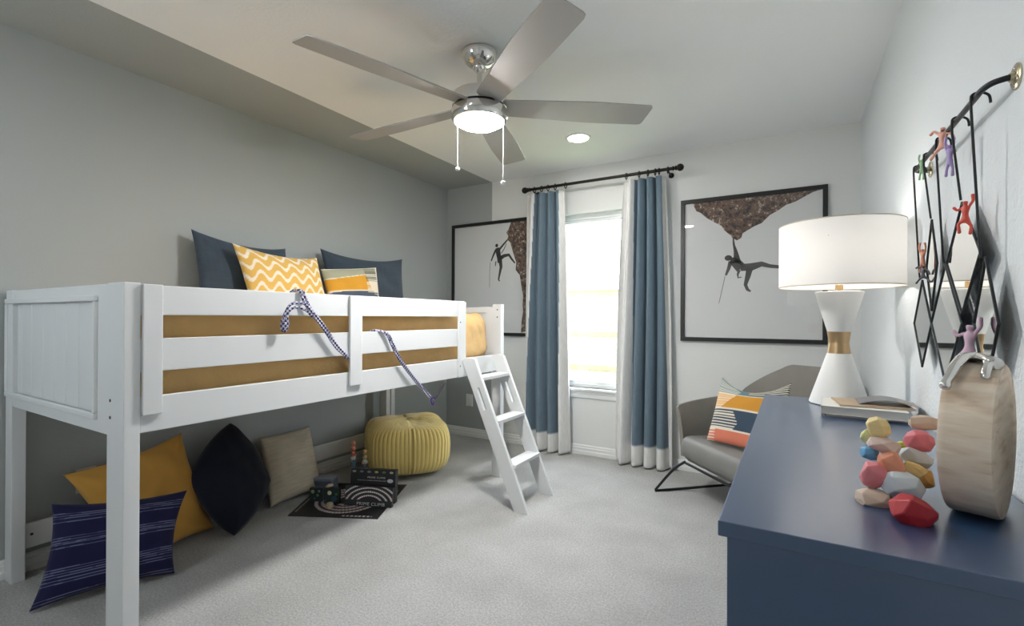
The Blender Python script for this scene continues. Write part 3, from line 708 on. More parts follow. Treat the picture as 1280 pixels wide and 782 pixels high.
# ------------------------------------------------------------------ corduroy pouf
def pouf():
    bm = bmesh.new(); nu, nv = 864, 60; ribs = 72; rings = []
    C0 = Vector((-2.625, 2.830, 0)); hw, hh = .318, .205; rot = math.radians(-40)
    f = lambda v, e: math.copysign(abs(v) ** e, v)
    fine = [(f(math.cos(2 * PI * k / 7200), .46), f(math.sin(2 * PI * k / 7200), .46)) for k in range(7201)]
    cum = [0.0]
    for a, b_ in zip(fine, fine[1:]): cum.append(cum[-1] + math.hypot(b_[0] - a[0], b_[1] - a[1]))
    plan = []; k = 0
    for i in range(nu):      # equal steps along the seam line
        t = cum[-1] * i / nu
        while cum[k + 1] < t: k += 1
        plan.append(fine[k])
    for j in range(nv + 1):
        el = -PI / 2 + PI * j / nv; ring = []; ce, se = math.cos(el), math.sin(el); pr = abs(ce) ** .40
        for i in range(nu):
            ca, sa = plan[i]; ph = i / nu
            x = pr * ca * hw; y = pr * sa * hw * .96; z = f(se, .62) * hh
            g = (abs(math.sin(PI * ribs * ph)) ** .8 - .6) * .0052 * min(1, ce * 2)
            s = 1 + g / hw
            if se > .50:
                q = se - .50; z -= .045 * q * (1 + .5 * math.sin(4 * PI * ph + 1)); z += .010 * noise.noise(Vector((x * 8, y * 8, 0)))
                z += .0035 * abs(math.sin((x + y * .25) * 190)) * min(1, q * 8)
            bulge = .05 * math.exp(-((se - .1) / .5) ** 2)
            wr = .012 * noise.noise(Vector((ca * 2.2, sa * 2.2, z * 9)))
            v = Vector((x * (s + bulge * .4 + wr), y * (s + bulge * .4 + wr), max(.002, z + hh + .002)))
            ring.append(bm.verts.new(Matrix.Rotation(rot, 3, 'Z') @ v + C0))
        rings.append(ring)
    for a, d in zip(rings, rings[1:]):
        for i in range(nu): bm.faces.new((a[i], a[(i + 1) % nu], d[(i + 1) % nu], d[i]))
    bmesh.ops.remove_doubles(bm, verts=bm.verts[:], dist=1e-5)
    return bm
pf = obj('pouf', pouf(), mat('corduroy_yellow', rgb(246, 220, 138), .85, bump=.25, bscale=180, spec=.15, sheen=.4, bdist=.002), None, 'all')
tag(pf, 'yellow corduroy pouf on the carpet under the far end of the bed', 'pouf')

# ------------------------------------------------------------------ board game on the carpet
mc = [Vector(p) for p in ((-2.592, 1.778, 0), (-2.100, 2.022, 0), (-2.352, 2.540, 0), (-2.885, 2.262, 0))]  # near-left, near-right, far-right, far-left
def mat_col(u, v):
    K, W_, P_ = rgb(26, 26, 28), rgb(205, 195, 195), rgb(150, 110, 118)
    if u < .012 or u > .988 or v < .012 or v > .988: return K
    x, y = (u - .50), (v - .46)
    r = math.hypot(x, y); th = (math.atan2(y, x) + 2 * PI) % (2 * PI)
    for k, r0 in enumerate((.36, .29, .22, .15)):
        rr = r0 - .02 * th / (2 * PI)
        if abs(r - rr) < .020:
            q = (th * rr * 28) % 1
            return W_ if q < .72 else P_
    if .03 < v < .055 and .58 < u < .92 and (u * 22) % 1 < .6: return W_
    if .03 < u < .05 and .1 < v < .5 and (v * 30) % 1 < .6: return rgb(150, 150, 150)
    if .945 < u < .965 and .35 < v < .8: return rgb(140, 140, 140)
    return K
def mp_(u, v, s):
    p = (mc[0] * (1 - u) + mc[1] * u) * (1 - v) + (mc[3] * (1 - u) + mc[2] * u) * v
    return p + Vector((0, 0, .0035 if s == 1 else .0005))
gb = sheet('game_board', mp_, 150, 150, mat_col, mat('printed_board', (1, 1, 1), .5, attr=True), None, thick=1, smooth=False)
tag(gb, 'black square game board with rings of white beads printed, flat on the carpet', 'game board')
bx = Vector((-2.434, 2.060, .004)); bd = Vector((.292, .122, 0)).normalized(); bn = Vector((bd.y, -bd.x, 0)).normalized()  # bn points to the viewer
def frame_at(o, lean=0.0):
    up = Vector((0, 0, 1)) * math.cos(lean) - bn * math.sin(lean)
    nrm = bd.cross(up).normalized()
    return Matrix(((bd.x, up.x, nrm.x, o.x), (bd.y, up.y, nrm.y, o.y), (bd.z, up.z, nrm.z, o.z), (0, 0, 0, 1)))
game = thing('game_box', 'black board game box with beaded arcs standing on the game board', 'box', bx)
BW = .312
Mf = frame_at(bx, .22)
M_boxk = mat('box_black_card', rgb(30, 30, 32), .45)
bm = bmesh.new(); box(bm, 0, BW, 0, .118, -.030, 0, .0015, M=Mf); lid = obj('box_lid', bm, M_boxk, game)
def lidcol(u, v):
    K, W_, P_ = rgb(28, 28, 30), rgb(222, 216, 214), rgb(150, 66, 72)
    x = (u - .52) * BW; y = v * .118 - .004
    r = math.hypot(x, y * 1.5); th = math.atan2(y * 1.5, x)
    for k, r0 in enumerate((.192, .158, .124, .090)):
        if abs(r - r0) < .0062 and v > .30:
            q = (th * r0 * 70) % 1
            return W_ if q < .74 else (P_ if k % 2 else rgb(90, 80, 84))
    return K
def lp(u, v, s): return Mf @ Vector((u * BW, v * .118, .0012 if s == 1 else .0002))
sheet('lid_print', lp, 150, 60, lidcol, mat('printed_board', (1, 1, 1), .5, attr=True), lid, thick=1, smooth=False)
Mb = frame_at(bx - bn * .062 + bd * .004, .10)
bm = bmesh.new(); box(bm, 0, BW * .97, 0, .205, -.045, 0, .0015, M=Mb); bbx = obj('box_base', bm, M_boxk, game)
gem = [rgb(170, 170, 170), rgb(120, 130, 140), rgb(130, 130, 130), rgb(180, 180, 90), rgb(90, 120, 80), rgb(190, 185, 185)]
for i in range(6):
    bm = bmesh.new(); M = Mb @ Matrix.Translation((.025 + i * .050, .190, .0006)); lathe(bm, [(0, 0), (.013, 0), (.011, .0014), (0, .002)], (0, 0, 0), 14)
    bm.transform(M @ Matrix.Diagonal((1, .55, 1, 1))); obj('printed_gem', bm, mat('gem_%d' % i, gem[i], .5), bbx)
bm = bmesh.new(); lathe(bm, [(0, 0), (.020, 0), (.017, .0014), (0, .002)], (0, 0, 0), 18); bm.transform(Mb @ Matrix.Translation((.268, .138, .0006)) @ Matrix.Diagonal((1, .62, 1, 1)))
obj('printed_badge', bm, mat('badge_white', rgb(205, 205, 210), .5), bbx)
def text(body, size, M, m, parent, sx=1.0):
    cu = bpy.data.curves.new('lettering', 'FONT'); cu.body = body; cu.size = size; cu.extrude = .0004; cu.align_x = 'CENTER'; cu.space_character = 1.1
    o = bpy.data.objects.new('lettering_src', cu); COL.objects.link(o)
    dg = bpy.context.evaluated_depsgraph_get(); me = bpy.data.meshes.new_from_object(o.evaluated_get(dg)); bpy.data.objects.remove(o)
    bm = bmesh.new(); bm.from_mesh(me); bpy.data.meshes.remove(me); bm.transform(M @ Matrix.Diagonal((sx, 1, 1, 1)))
    return obj('lettering', bm, m, parent)
M_let = mat('print_white_ink', rgb(205, 205, 205), .6)
text('PRIME CLIMB', .026, Mf @ Matrix.Translation((BW * .56, .006, .0018)), M_let, lid, 1.15)
text('PRIME CLIMB', .016, Mb @ Matrix.Translation((BW * .56, .150, .0008)), M_let, bbx, 1.2)
text('THE BEAUTIFUL, COLORFUL, MATHEMATICAL GAME', .0075, Mb @ Matrix.Translation((BW * .46, .134, .0008)), M_let, bbx)
# toy stones, faceted
def stone(name, c, rx, ry, rz, col, label, seed, rot=(0, 0, 0), group=None, parent=None, rough=.55, cuts=22):
    rnd = random.Random(seed); b = bmesh.new()
    pts = []
    for k in range(cuts):
        z = 1 - 2 * (k + .5) / cuts; a = k * 2.39996 + rnd.random() * .9; r = math.sqrt(max(0, 1 - z * z))
        pts.append(Vector((r * math.cos(a), r * math.sin(a), z)) * (0.93 + .10 * rnd.random()))
    for p in pts: p *= 1 / max(.62, max(abs(p.x), abs(p.y), abs(p.z))) ** .62 * .86
    for p in pts: b.verts.new((p.x * rx, p.y * ry, p.z * rz))
    bmesh.ops.convex_hull(b, input=b.verts[:])
    R = Matrix.Rotation(rot[2], 4, 'Z') @ Matrix.Rotation(rot[1], 4, 'Y') @ Matrix.Rotation(rot[0], 4, 'X')
    b.transform(R)
    bmesh.ops.dissolve_limit(b, angle_limit=.12, verts=b.verts[:], edges=b.edges[:])
    bmesh.ops.bevel(b, geom=b.edges[:], offset=min(rx, ry, rz) * .045, segments=1, affect='EDGES')
    b.transform(Matrix.Translation(c))
    o = obj(name, b, mat('painted_wood_%02x%02x%02x' % tuple(int(max(0, min(1, v)) * 255) for v in col), col, rough, bump=.05, bscale=120), parent)
    if parent is None: tag(o, label, 'toy stone', group)
    return o
# towers behind the game box
def tower(x, y, items, side):
    z = .0
    for k, (r, h, col, lab) in enumerate(items):
        stone('wooden_stone', (x, y, z + h / 2), r, r * .9, h * .54, rgb(*col), lab, 40 + k + int(x * -100), (0, 0, k), 'small stones stacked behind the game box', cuts=22)
        z += h
tower(-2.655, 2.325, [(.022, .045, (70, 120, 140), 'blue-green stone lowest in the taller stack behind the game box'), (.022, .045, (60, 110, 130), 'dark teal stone, second from bottom of the taller stack on the carpet'), (.022, .045, (210, 205, 200), 'pale stone low in the taller stack behind the game box, above the teal one'),
 (.020, .048, (74, 112, 132), 'teal stone in the taller stack behind the game box, just under the white one'), (.022, .030, (225, 215, 212), 'white stone in the middle of the taller stack behind the game box'),
 (.020, .036, (206, 112, 88), 'brick red stone in the taller stack behind the game box'), (.019, .034, (224, 130, 104), 'coral stone just below the top of the taller stack'), (.018, .038, (222, 150, 120), 'salmon stone topping the taller stack behind the game box')], 0)
tower(-2.605, 2.385, [(.022, .055, (150, 150, 160), 'grey stone at the foot of the shorter stack beside the pouf'), (.022, .055, (120, 140, 160), 'slate stone second from the bottom of the shorter stack'), (.020, .038, (110, 125, 150), 'blue-grey stone in the shorter stack behind the game box'),
 (.022, .034, (228, 222, 206), 'off-white stone in the shorter stack behind the game box'), (.018, .034, (196, 172, 130), 'tan stone below the top of the shorter stack'), (.018, .038, (216, 178, 120), 'light wood stone topping the shorter stack behind the game box')], 1)
# little packs beside the box
pk = thing('storage_tin', 'blue-grey lidded tin lying on the far left corner of the game board', 'tin', (-2.76, 2.17, .004), math.radians(24))
bm = bmesh.new(); box(bm, -.075, .075, -.05, .05, 0, .075, .006, M=world_of(pk)); obj('tin_body', bm, mat('slate_tin', rgb(92, 98, 112), .5), pk)
bm = bmesh.new(); box(bm, -.078, .078, -.053, .053, .075, .095, .006, M=world_of(pk)); obj('tin_lid', bm, mat('slate_tin_lid', rgb(122, 128, 138), .5), pk)
def deck(loc, rz, w, d, h, label, cols):
    t = thing('card_pack', label, 'card pack', loc, rz, 'card packs on the game board')
    bm = bmesh.new(); box(bm, -w / 2, w / 2, -d / 2, d / 2, 0, h, .002, M=world_of(t)); obj('pack_sleeve', bm, mat('pack_dark_green', rgb(30, 44, 44), .5), t)
    for k, (a, b_, r, c) in enumerate(cols):
        bm = bmesh.new(); lathe(bm, [(0, 0), (r, 0), (r * .85, .0015), (0, .002)], (0, 0, 0), 14)
        bm.transform(world_of(t) @ Matrix.Translation((a, -d / 2 - .0003, b_)) @ Matrix.Rotation(PI / 2, 4, 'X')); obj('printed_dot', bm, mat('dot_%d_%d' % (k, int(w * 1000)), rgb(*c), .5), t)
deck((-2.640, 2.020, .004), math.radians(26), .085, .030, .085, 'dark green pack with pale leaves, left one beside the game box', [(-.022, .062, .012, (150, 160, 110)), (.01, .04, .009, (96, 130, 80)), (.02, .066, .008, (120, 140, 150)), (-.01, .02, .008, (60, 90, 70))])
deck((-2.525, 2.045, .004), math.radians(26), .100, .030, .095, 'dark teal pack with a cream dot, right beside the game box', [(-.012, .068, .0135, (214, 210, 170)), (-.015, .092 - .012, .004, (180, 150, 90)), (.018, .03, .02, (40, 76, 92)), (.032, .06, .008, (70, 120, 80))])
pw = obj('wooden_pawn', lathe(bmesh.new(), [(0, .004), (.021, .004), (.024, .010), (.024, .022), (.021, .030), (.013, .036), (0, .038)], (-2.475, 1.985, 0), 28), mat('pale_wood', rgb(176, 160, 134), .6, mottle=.15, mscale=40), None, True)
tag(pw, 'round beige wooden piece on the game board in front of the teal pack', 'game piece')
for i, (x, y, z, c, lab) in enumerate(((-2.560, 2.045, .099, (190, 160, 110), 'tan chip lying on top of the dark teal pack'), (-2.545, 2.047, .108, (214, 204, 180), 'cream chip lying on the tan chip on the teal pack'))):
    o = obj('game_chip', lathe(bmesh.new(), [(0, 0), (.017, 0), (.018, .004), (.017, .009), (0, .009)], (x, y, z), 24), mat('chip_%d' % i, rgb(*c), .5), None, True); tag(o, lab, 'game chip')

# ------------------------------------------------------------------ armchair
AX = Matrix.Rotation(math.radians(-60.6), 4, 'Z')
chair = thing('lounge_chair', 'grey leather-look lounge chair on black wire sled base in the corner', 'armchair', (-.225, 3.315, 0), math.radians(-47))
CW = world_of(chair)
M_leather = mat('grey_leather', rgb(122, 121, 118), .48, bump=.12, bscale=60, mottle=.06, mscale=9, bdist=.003)
def rounded_slab(bm, outline, z0, z1, r, M, top=None):
    """soft slab: outline (x,y) loops inset towards top and bottom"""
    lv = []; n = 7
    cx = sum(p[0] for p in outline) / len(outline); cy = sum(p[1] for p in outline) / len(outline)
    for k in range(n + 1):
        a = -PI / 2 + PI * k / n
        ins = r * (1 - math.cos(a)); z = (z0 + z1) / 2 + (z1 - z0) / 2 * math.sin(a)
        lv.append([(cx + (p[0] - cx) * (1 - ins / max(.1, math.hypot(p[0] - cx, p[1] - cy))), cy + (p[1] - cy) * (1 - ins / max(.1, math.hypot(p[0] - cx, p[1] - cy))), z + (top(p[0], p[1]) if top else 0)) for p in outline])
    b = bmesh.new(); R = [[b.verts.new(p) for p in l] for l in lv]
    for l, u in zip(R, R[1:]):
        for i in range(len(outline)): b.faces.new((l[i], l[(i + 1) % len(outline)], u[(i + 1) % len(outline)], u[i]))
    for rr, flip in ((R[0], True), (R[-1], False)):
        c = b.verts.new(sum((v.co for v in rr), Vector()) / len(rr))
        for i in range(len(rr)):
            f = (rr[i], rr[(i + 1) % len(rr)], c); b.faces.new(f[::-1] if flip else f)
    b.transform(M); merge(bm, b)
def rrect(x0, x1, y0, y1, r, n=8):
    out = []
    for cx, cy, a0 in ((x1 - r, y1 - r, 0), (x0 + r, y1 - r, PI / 2), (x0 + r, y0 + r, PI), (x1 - r, y0 + r, 1.5 * PI)):
        for i in range(n + 1):
            a = a0 + PI / 2 * i / n; out.append((cx + r * math.cos(a), cy + r * math.sin(a)))
    return out
bm = bmesh.new(); rounded_slab(bm, rrect(-.325, .325, -.31, .27, .07), .255, .405, .05, CW, top=lambda x, y: -.05 * (y + .3) ** 1 if False else -.035 * (y + .31))
obj('seat_cushion', bm, M_leather, chair, 'all')
# wrap-around shell: U in plan, height rising from arm tips to the back
def shell():
    bm = bmesh.new(); n = 64; m_ = 10; T = .028
    path = []
    # plan from near arm tip (x+) round the back to far arm tip (x-)
    key = [(.345, -.27), (.375, -.12), (.385, .06), (.36, .22), (.26, .335), (.12, .375), (0, .385), (-.12, .375), (-.26, .335), (-.36, .22), (-.385, .06), (-.375, -.12), (-.335, -.25)]
    pl = smooth_path([(x, y, 0) for x, y in key], 6)
    N_ = len(pl)
    def hgt(i):
        t = abs(2 * i / (N_ - 1) - 1)      # 0 at the back centre, 1 at arm tips
        if t > .50: return .575 + (1 - t) * .13
        k = (0.50 - t) / .50
        return .64 + .225 * min(1, k * 1.9) ** .8
    G = {}
    for i in range(N_):
        a = pl[max(0, i - 1)]; d = pl[min(N_ - 1, i + 1)]; t = (d - a).normalized(); nr = Vector((t.y, -t.x, 0))
        if nr.dot(pl[i]) < 0: nr = -nr
        ht = hgt(i); t_ = abs(2 * i / (N_ - 1) - 1); zb = .25
        for j in range(m_ + 1):
            v = j / m_; z = zb + (ht - zb) * v
            flare = .045 * v * v + (.11 * v * max(0, .5 - t_) * 2)
            tip = .025 * (1 - (2 * v - 1) ** 2) if t_ > .95 else 0
            for s in (0, 1):
                p = pl[i] + nr * (flare + (T * s if j < m_ else T * (.2 + .6 * s)) - .0)
                G[(i, j, s)] = bm.verts.new((p.x, p.y, z + (.008 if j == m_ and 0 < i < N_ - 1 else 0)))
    for i in range(N_ - 1):
        for j in range(m_):
            for s in (0, 1):
                q = [G[(i, j, s)], G[(i + 1, j, s)], G[(i + 1, j + 1, s)], G[(i, j + 1, s)]]
                bm.faces.new(q if s else q[::-1])
        for j in (0, m_): bm.faces.new([G[(i, j, 0)], G[(i, j, 1)], G[(i + 1, j, 1)], G[(i + 1, j, 0)]])
    for i in (0, N_ - 1):
        for j in range(m_): bm.faces.new([G[(i, j, 0)], G[(i, j + 1, 0)], G[(i, j + 1, 1)], G[(i, j, 1)]])
    bmesh.ops.recalc_face_normals(bm, faces=bm.faces[:])
    bm.transform(CW); return bm
obj('back_shell', shell(), mat('grey_leather_shell', rgb(130, 126, 119), .5, bump=.12, bscale=60, mottle=.06, mscale=9, bdist=.003), chair, True)
obj('seat_pan', B(-.30, .30, -.25, .30, .232, .262, bev=.01, M=CW), M_leather, chair)
for s in (-1, 1):
    pts = [(s * .27, -.28, .236), (s * .33, -.33, .17), (s * .395, -.415, .03), (s * .40, -.42, .012), (s * .40, -.385, .0085), (s * .40, 0, .0085), (s * .40, .33, .0085), (s * .39, .365, .012), (s * .30, .27, .20), (s * .26, .22, .236)]
    bm = bmesh.new(); tube(bm, [CW @ p for p in smooth_path(pts, 5)], .0085, 10); obj('sled_leg', bm, M_iron, chair, True)
for y in (-.28, .22):
    bm = bmesh.new(); tube(bm, [CW @ Vector((-.27, y, .228)), CW @ Vector((.27, y, .228))], .0085, 10); obj('cross_bar', bm, M_iron, chair, True)
# striped cushion on the chair
def kil(u, v):
    T, Wc, O_, Nv, C_ = rgb(98, 128, 134), rgb(214, 206, 190), rgb(196, 140, 56), rgb(62, 76, 92), rgb(212, 124, 100)
    if u > .50:                     # stripes the other way on the right wing
        if v > .78: return Wc if (v * 30) % 1 < .5 else rgb(40, 62, 66)
    if v > .765: 
        lim = .18 + .22 * (1 - abs((v - .765) / .235 - .3))
        return Wc if (u < lim and (v * 32) % 1 < .45) else T
    if v > .745: return Wc
    if v > .50:
        lim = .34 - .22 * abs((v - .5) / .25 - .9)
        if u < lim and (v * 26) % 1 < .34: return Wc
        return rgb(226, 176, 112) if u < lim else O_
    if v > .475: return Wc
    if v > .20:
        lim = .44 - .55 * abs((v - .30)) 
        return Wc if (u < lim and .02 < u and (v * 25) % 1 < .42) else Nv
    if v > .18: return Wc
    if u < .12 and (v * 24) % 1 < .3: return Wc
    return C_
cushion('throw_pillow', [(-.395, 3.36, .808), (-.005, 3.26, .812), (-.06, 3.02, .415), (-.47, 3.23, .420)], .12, kil, M_cloth, 'cushion with teal, ochre, navy and coral stripes propped on the grey chair', pinch=.04, seed=23, n=120, wr=.003, sag=.085)

# ------------------------------------------------------------------ dresser
T_ = .845
DX, DR, DY0, DY1 = -.110, .372, .882, 2.455
M_navy = mat('navy_lacquer', (.008, .046, .125), .40, bump=.02, bscale=20, coat=1.0, spec=.9)
dr = thing('dresser', 'navy blue lacquered dresser standing against the right wall', 'dresser', ((DX + DR) / 2, (DY0 + DY1) / 2, 0))
obj('dresser_top', B(DX, DR, DY0, DY1, T_ - .026, T_, bev=.002), M_navy, dr)
bm = B(DX + .014, DR - .005, DY0 + .008, DY0 + .030, .10, T_ - .026); box(bm, DX + .014, DR - .005, DY1 - .030, DY1 - .008, .10, T_ - .026)
box(bm, DX + .03, DR - .005, DY0 + .03, DY1 - .03, .10, .125); box(bm, DR - .015, DR - .005, DY0 + .03, DY1 - .03, .125, T_ - .026)
box(bm, DX + .02, DX + .035, DY0 + .03, DY1 - .03, T_ - .05, T_ - .026)
obj('carcase', bm, M_navy, dr)
ym = (DY0 + DY1) / 2
for c0_, c1_ in ((DY0 + .034, ym - .003), (ym + .003, DY1 - .034)):
    for k in range(3):
        z0 = .128 + k * .222
        d = obj('drawer', B(DX + .012, DX + .034, c0_, c1_, z0, z0 + .216, bev=.003), M_navy, dr)
for x in (DX + .02, DR - .05):
    for y in (DY0 + .012, DY1 - .052):
        obj('leg', B(x, x + .04, y, y + .04, 0, .10, bev=.003), M_navy, dr)

# ------------------------------------------------------------------ lamp
LXc, LYc = .160, 2.335
lamp = thing('table_lamp', 'white hourglass table lamp with brass waist and drum shade on the dresser', 'lamp', (LXc, LYc, T_))
M_cer = mat('ceramic_white', (.76, .76, .74), .5, bump=.08, bscale=30)
def ll(prof, name, m, seg=64, cap=True): return obj(name, lathe(bmesh.new(), prof, (LXc, LYc, 0), seg, cap=cap), m, lamp, True)
ll([(0, T_), (.100, T_), (.1035, T_ + .004), (.1025, T_ + .010), (.041, 1.050), (0, 1.050)], 'lamp_base', M_cer)
ll([(0, 1.050), (.0415, 1.050), (.0405, 1.056), (.0350, 1.090), (.0345, 1.093), (.0405, 1.131), (.041, 1.137), (0, 1.137)], 'brass_waist', M_gold)
ll([(0, 1.137), (.0405, 1.137), (.084, 1.296), (.080, 1.298), (0, 1.296)], 'lamp_neck', M_cer)
ll([(0, 1.296), (.014, 1.296), (.014, 1.325), (.010, 1.328), (.010, 1.36), (0, 1.36)], 'socket', M_gold, 24)
def shade_mat():
    m = bpy.data.materials.new('linen_shade'); m.use_nodes = True; N, L = m.node_tree.nodes, m.node_tree.links; N.clear()
    o = N.new('ShaderNodeOutputMaterial'); d = N.new('ShaderNodeBsdfDiffuse'); t = N.new('ShaderNodeBsdfTranslucent'); mx = N.new('ShaderNodeMixShader')
    d.inputs['Color'].default_value = (.82, .80, .77, 1); t.inputs['Color'].default_value = (.82, .81, .79, 1); mx.inputs[0].default_value = .25
    L.new(d.outputs[0], mx.inputs[1]); L.new(t.outputs[0], mx.inputs[2]); L.new(mx.outputs[0], o.inputs[0]); return m
M_shade = shade_mat()
S0, S1, SR = 1.318, 1.568, .213
ll([(SR, S0), (SR, S1)], 'lamp_shade', M_shade, 96, cap=False)
for z in (S0, S1):
    bm = bmesh.new(); tube(bm, [(LXc + SR * math.cos(a), LYc + SR * math.sin(a), z) for a in [2 * PI * i / 96 for i in range(96)]], .0022, 6, closed=True)
    obj('shade_rim', bm, mat('rim_trim', rgb(205, 195, 178), .7), lamp, True)
bm = bmesh.new()
for k in range(3):
    a = k * 2 * PI / 3 + .3; tube(bm, [(LXc, LYc, 1.50), (LXc + SR * math.cos(a), LYc + SR * math.sin(a), 1.50)], .0018, 6)
tube(bm, [(LXc, LYc, 1.35), (LXc + .035, LYc, 1.40), (LXc + .03, LYc, 1.47), (LXc, LYc, 1.50)], .002, 6); tube(bm, [(LXc, LYc, 1.35), (LXc - .035, LYc, 1.40), (LXc - .03, LYc, 1.47), (LXc, LYc, 1.50)], .002, 6)
obj('harp', bm, M_gold, lamp, True)
bm = bmesh.new(); ball(bm, (LXc, LYc, 1.435), .03, sz=1.15); bm2 = bm; obj('bulb', bm, emit('bulb_lit', (1, .94, .88), 42), lamp, True)

# ------------------------------------------------------------------ magazines
def magazine(x0, x1, y0, y1, z0, h, cov, pg, label, rz, bend=0.0):
    c = ((x0 + x1) / 2, (y0 + y1) / 2, z0)
    t = thing('magazine', label, 'magazine', c, rz, 'magazines stacked on the dresser'); W = world_of(t)
    w, d = (x1 - x0) / 2, (y1 - y0) / 2
    obj('pages', B(-w + .002, w - .002, -d + .002, d - .002, .0012, h - .0012, M=W), mat('magazine_paper', rgb(214, 208, 198), .8), t)
    obj('front_cover', B(-w, w, -d, d, h - .0014, h, M=W), mat('cov_' + label[:9], rgb(*cov), .35), t)
    obj('back_cover', B(-w, w, -d, d, 0, .0014, M=W), mat('cov_' + label[:9], rgb(*cov), .35), t)
    obj('spine', B(-w - .001, -w + .0012, -d, d, 0, h, M=W), mat('cov_' + label[:9], rgb(*cov), .35), t)
magazine(.095, .330, 2.02, 2.222, T_, .010, (150, 150, 150), 0, 'grey magazine lying lowest in the stack on the dresser', .03)
magazine(.092, .332, 2.000, 2.215, T_ + .0101, .028, (224, 222, 214), 0, 'thick white magazine in the middle of the stack by the lamp', -.05)
magazine(.135, .345, 2.035, 2.210, T_ + .0382, .006, (176, 150, 120), 0, 'thin tan and dark magazine topmost of the stack by the lamp', .10)
bm = bmesh.new()
def cup(u, v, s):
    x = .20 + .17 * u; y = 2.07 + .13 * v; z = T_ + .0446 + .017 * math.sin(PI * min(1, u * 1.02)) * (1 if u < 1 else 1) + s * .0006
    return Vector((x, y, z))
o = sheet('open_leaflet', cup, 30, 10, lambda u, v: rgb(120, 118, 120) if u < .7 else rgb(150, 140, 130), mat('leaflet_paper', (1, 1, 1), .4, attr=True), None, thick=1)
tag(o, 'curled grey leaflet lying on top of the magazine stack', 'leaflet')

# ------------------------------------------------------------------ painted wooden stones on the dresser
def px(a): return a
GR = 'painted wooden stones piled on the dresser'
CRM, WD, PK, RD, LB, OR, YL, BL_, LM, WH, OC = (224, 192, 132), (200, 180, 162), (212, 126, 132), (168, 34, 44), (192, 204, 212), (214, 146, 118), (228, 208, 150), (100, 160, 200), (190, 190, 60), (196, 202, 208), (204, 158, 84)
SL = [
 ((0.134, 1.115, 0.852), .034, .026, .020, WD, 'light wood stone at the front left bottom of the pile', 1, (.1, .05, .4)),
 ((0.178, 1.05, 0.859), .036, .028, .0285, RD, 'deep red stone at the front bottom of the pile', 2, (.2, .55, .3)),
 ((0.175, 1.13, 0.882), .037, .028, .0255, LB, 'pale blue-grey stone resting on the red one', 3, (.1, .1, .5)),
 ((0.132, 1.13, 0.894), .0235, .022, .0265, PK, 'rose pink stone on the left, above the light wood one', 4, (0, 0, .2)),
 ((0.16, 1.15, 0.913), .022, .020, .025, OR, 'orange stone between the rose one and the pale blue one', 5, (.1, -.3, 0)),
 ((0.131, 1.175, 0.924), .0155, .016, .0135, BL_, 'small sky blue stone at the left edge of the pile', 6, (0, .1, .4)),
 ((0.153, 1.17, 0.944), .0290, .022, .0155, (206, 186, 178), 'pale pinkish stone below the two yellow ones', 7, (0, .15, .2)),
 ((0.134, 1.2, 0.952), .0160, .015, .0170, (214, 212, 150), 'pale green-yellow stone behind the cream one, top left', 8, (0, .3, 0)),
 ((0.146, 1.18, 0.975), .0200, .016, .0235, YL, 'cream yellow stone crowning the left side of the pile', 9, (.1, -.35, .1)),
 ((0.215, 1.2, 0.882), .0180, .020, .0210, OC, 'ochre stone at the foot of the right side, behind the pale blue one', 10, (0, .1, .6)),
 ((0.199, 1.19, 0.898), .0250, .018, .0160, (230, 204, 140), 'light yellow stone leaning beside the ochre one', 11, (0, .3, .2)),
 ((0.208, 1.21, 0.919), .0300, .020, .0170, WH, 'white stone on the right side, under the second pink one', 12, (0, .35, .1)),
 ((0.215, 1.22, 0.949), .0255, .022, .0230, (206, 112, 122), 'coral pink stone on the right side of the pile', 13, (.1, .1, .3)),
 ((0.225, 1.24, 0.983), .0270, .019, .0155, WD, 'light wood stone crowning the right side of the pile', 14, (0, -.05, .1)),
 ((0.201, 1.3, 0.921), .0135, .012, .0080, LM, 'small lime stone peeping through the middle of the pile', 15, (0, -.2, 0)),
]
for c, rx, ry, rz, col, lab, sd, rot in SL: stone('painted_stone', c, rx * 1.10, ry * 1.1, rz * 1.10, rgb(*col), lab, sd, rot, GR)
# toy figure maker (stretchy climbing men)
def figure(name, joints, radii, m, label=None, parent=None, cat='toy figure', head=None, sub=2):
    """joints: dict name->(co, parent); one continuous skinned body"""
    me = bpy.data.meshes.new(name); names = list(joints); idx = {n: i for i, n in enumerate(names)}
    o0 = Vector(joints[names[0]][0]); base = o0
    me.from_pydata([tuple(Vector(joints[n][0]) - base) for n in names], [(idx[joints[n][1]], idx[n]) for n in names if joints[n][1]], [])
    o = bpy.data.objects.new(name, me); COL.objects.link(o); o.location = base
    md = o.modifiers.new('skin', 'SKIN'); md.use_smooth_shade = True; md.branch_smoothing = .3
    for i, n in enumerate(names):
        r = radii[n] if n in radii else radii['*']; me.skin_vertices[0].data[i].radius = (r, r)
    me.skin_vertices[0].data[0].use_root = True
    sb = o.modifiers.new('sub', 'SUBSURF'); sb.levels = sub; sb.render_levels = sub
    bpy.context.view_layer.update()
    dg = bpy.context.evaluated_depsgraph_get(); nm = bpy.data.meshes.new_from_object(o.evaluated_get(dg))
    o.modifiers.clear(); o.data = nm; nm.materials.clear(); nm.materials.append(m)
    for p in nm.polygons: p.use_smooth = True
    if label: tag(o, label, cat)
    return o
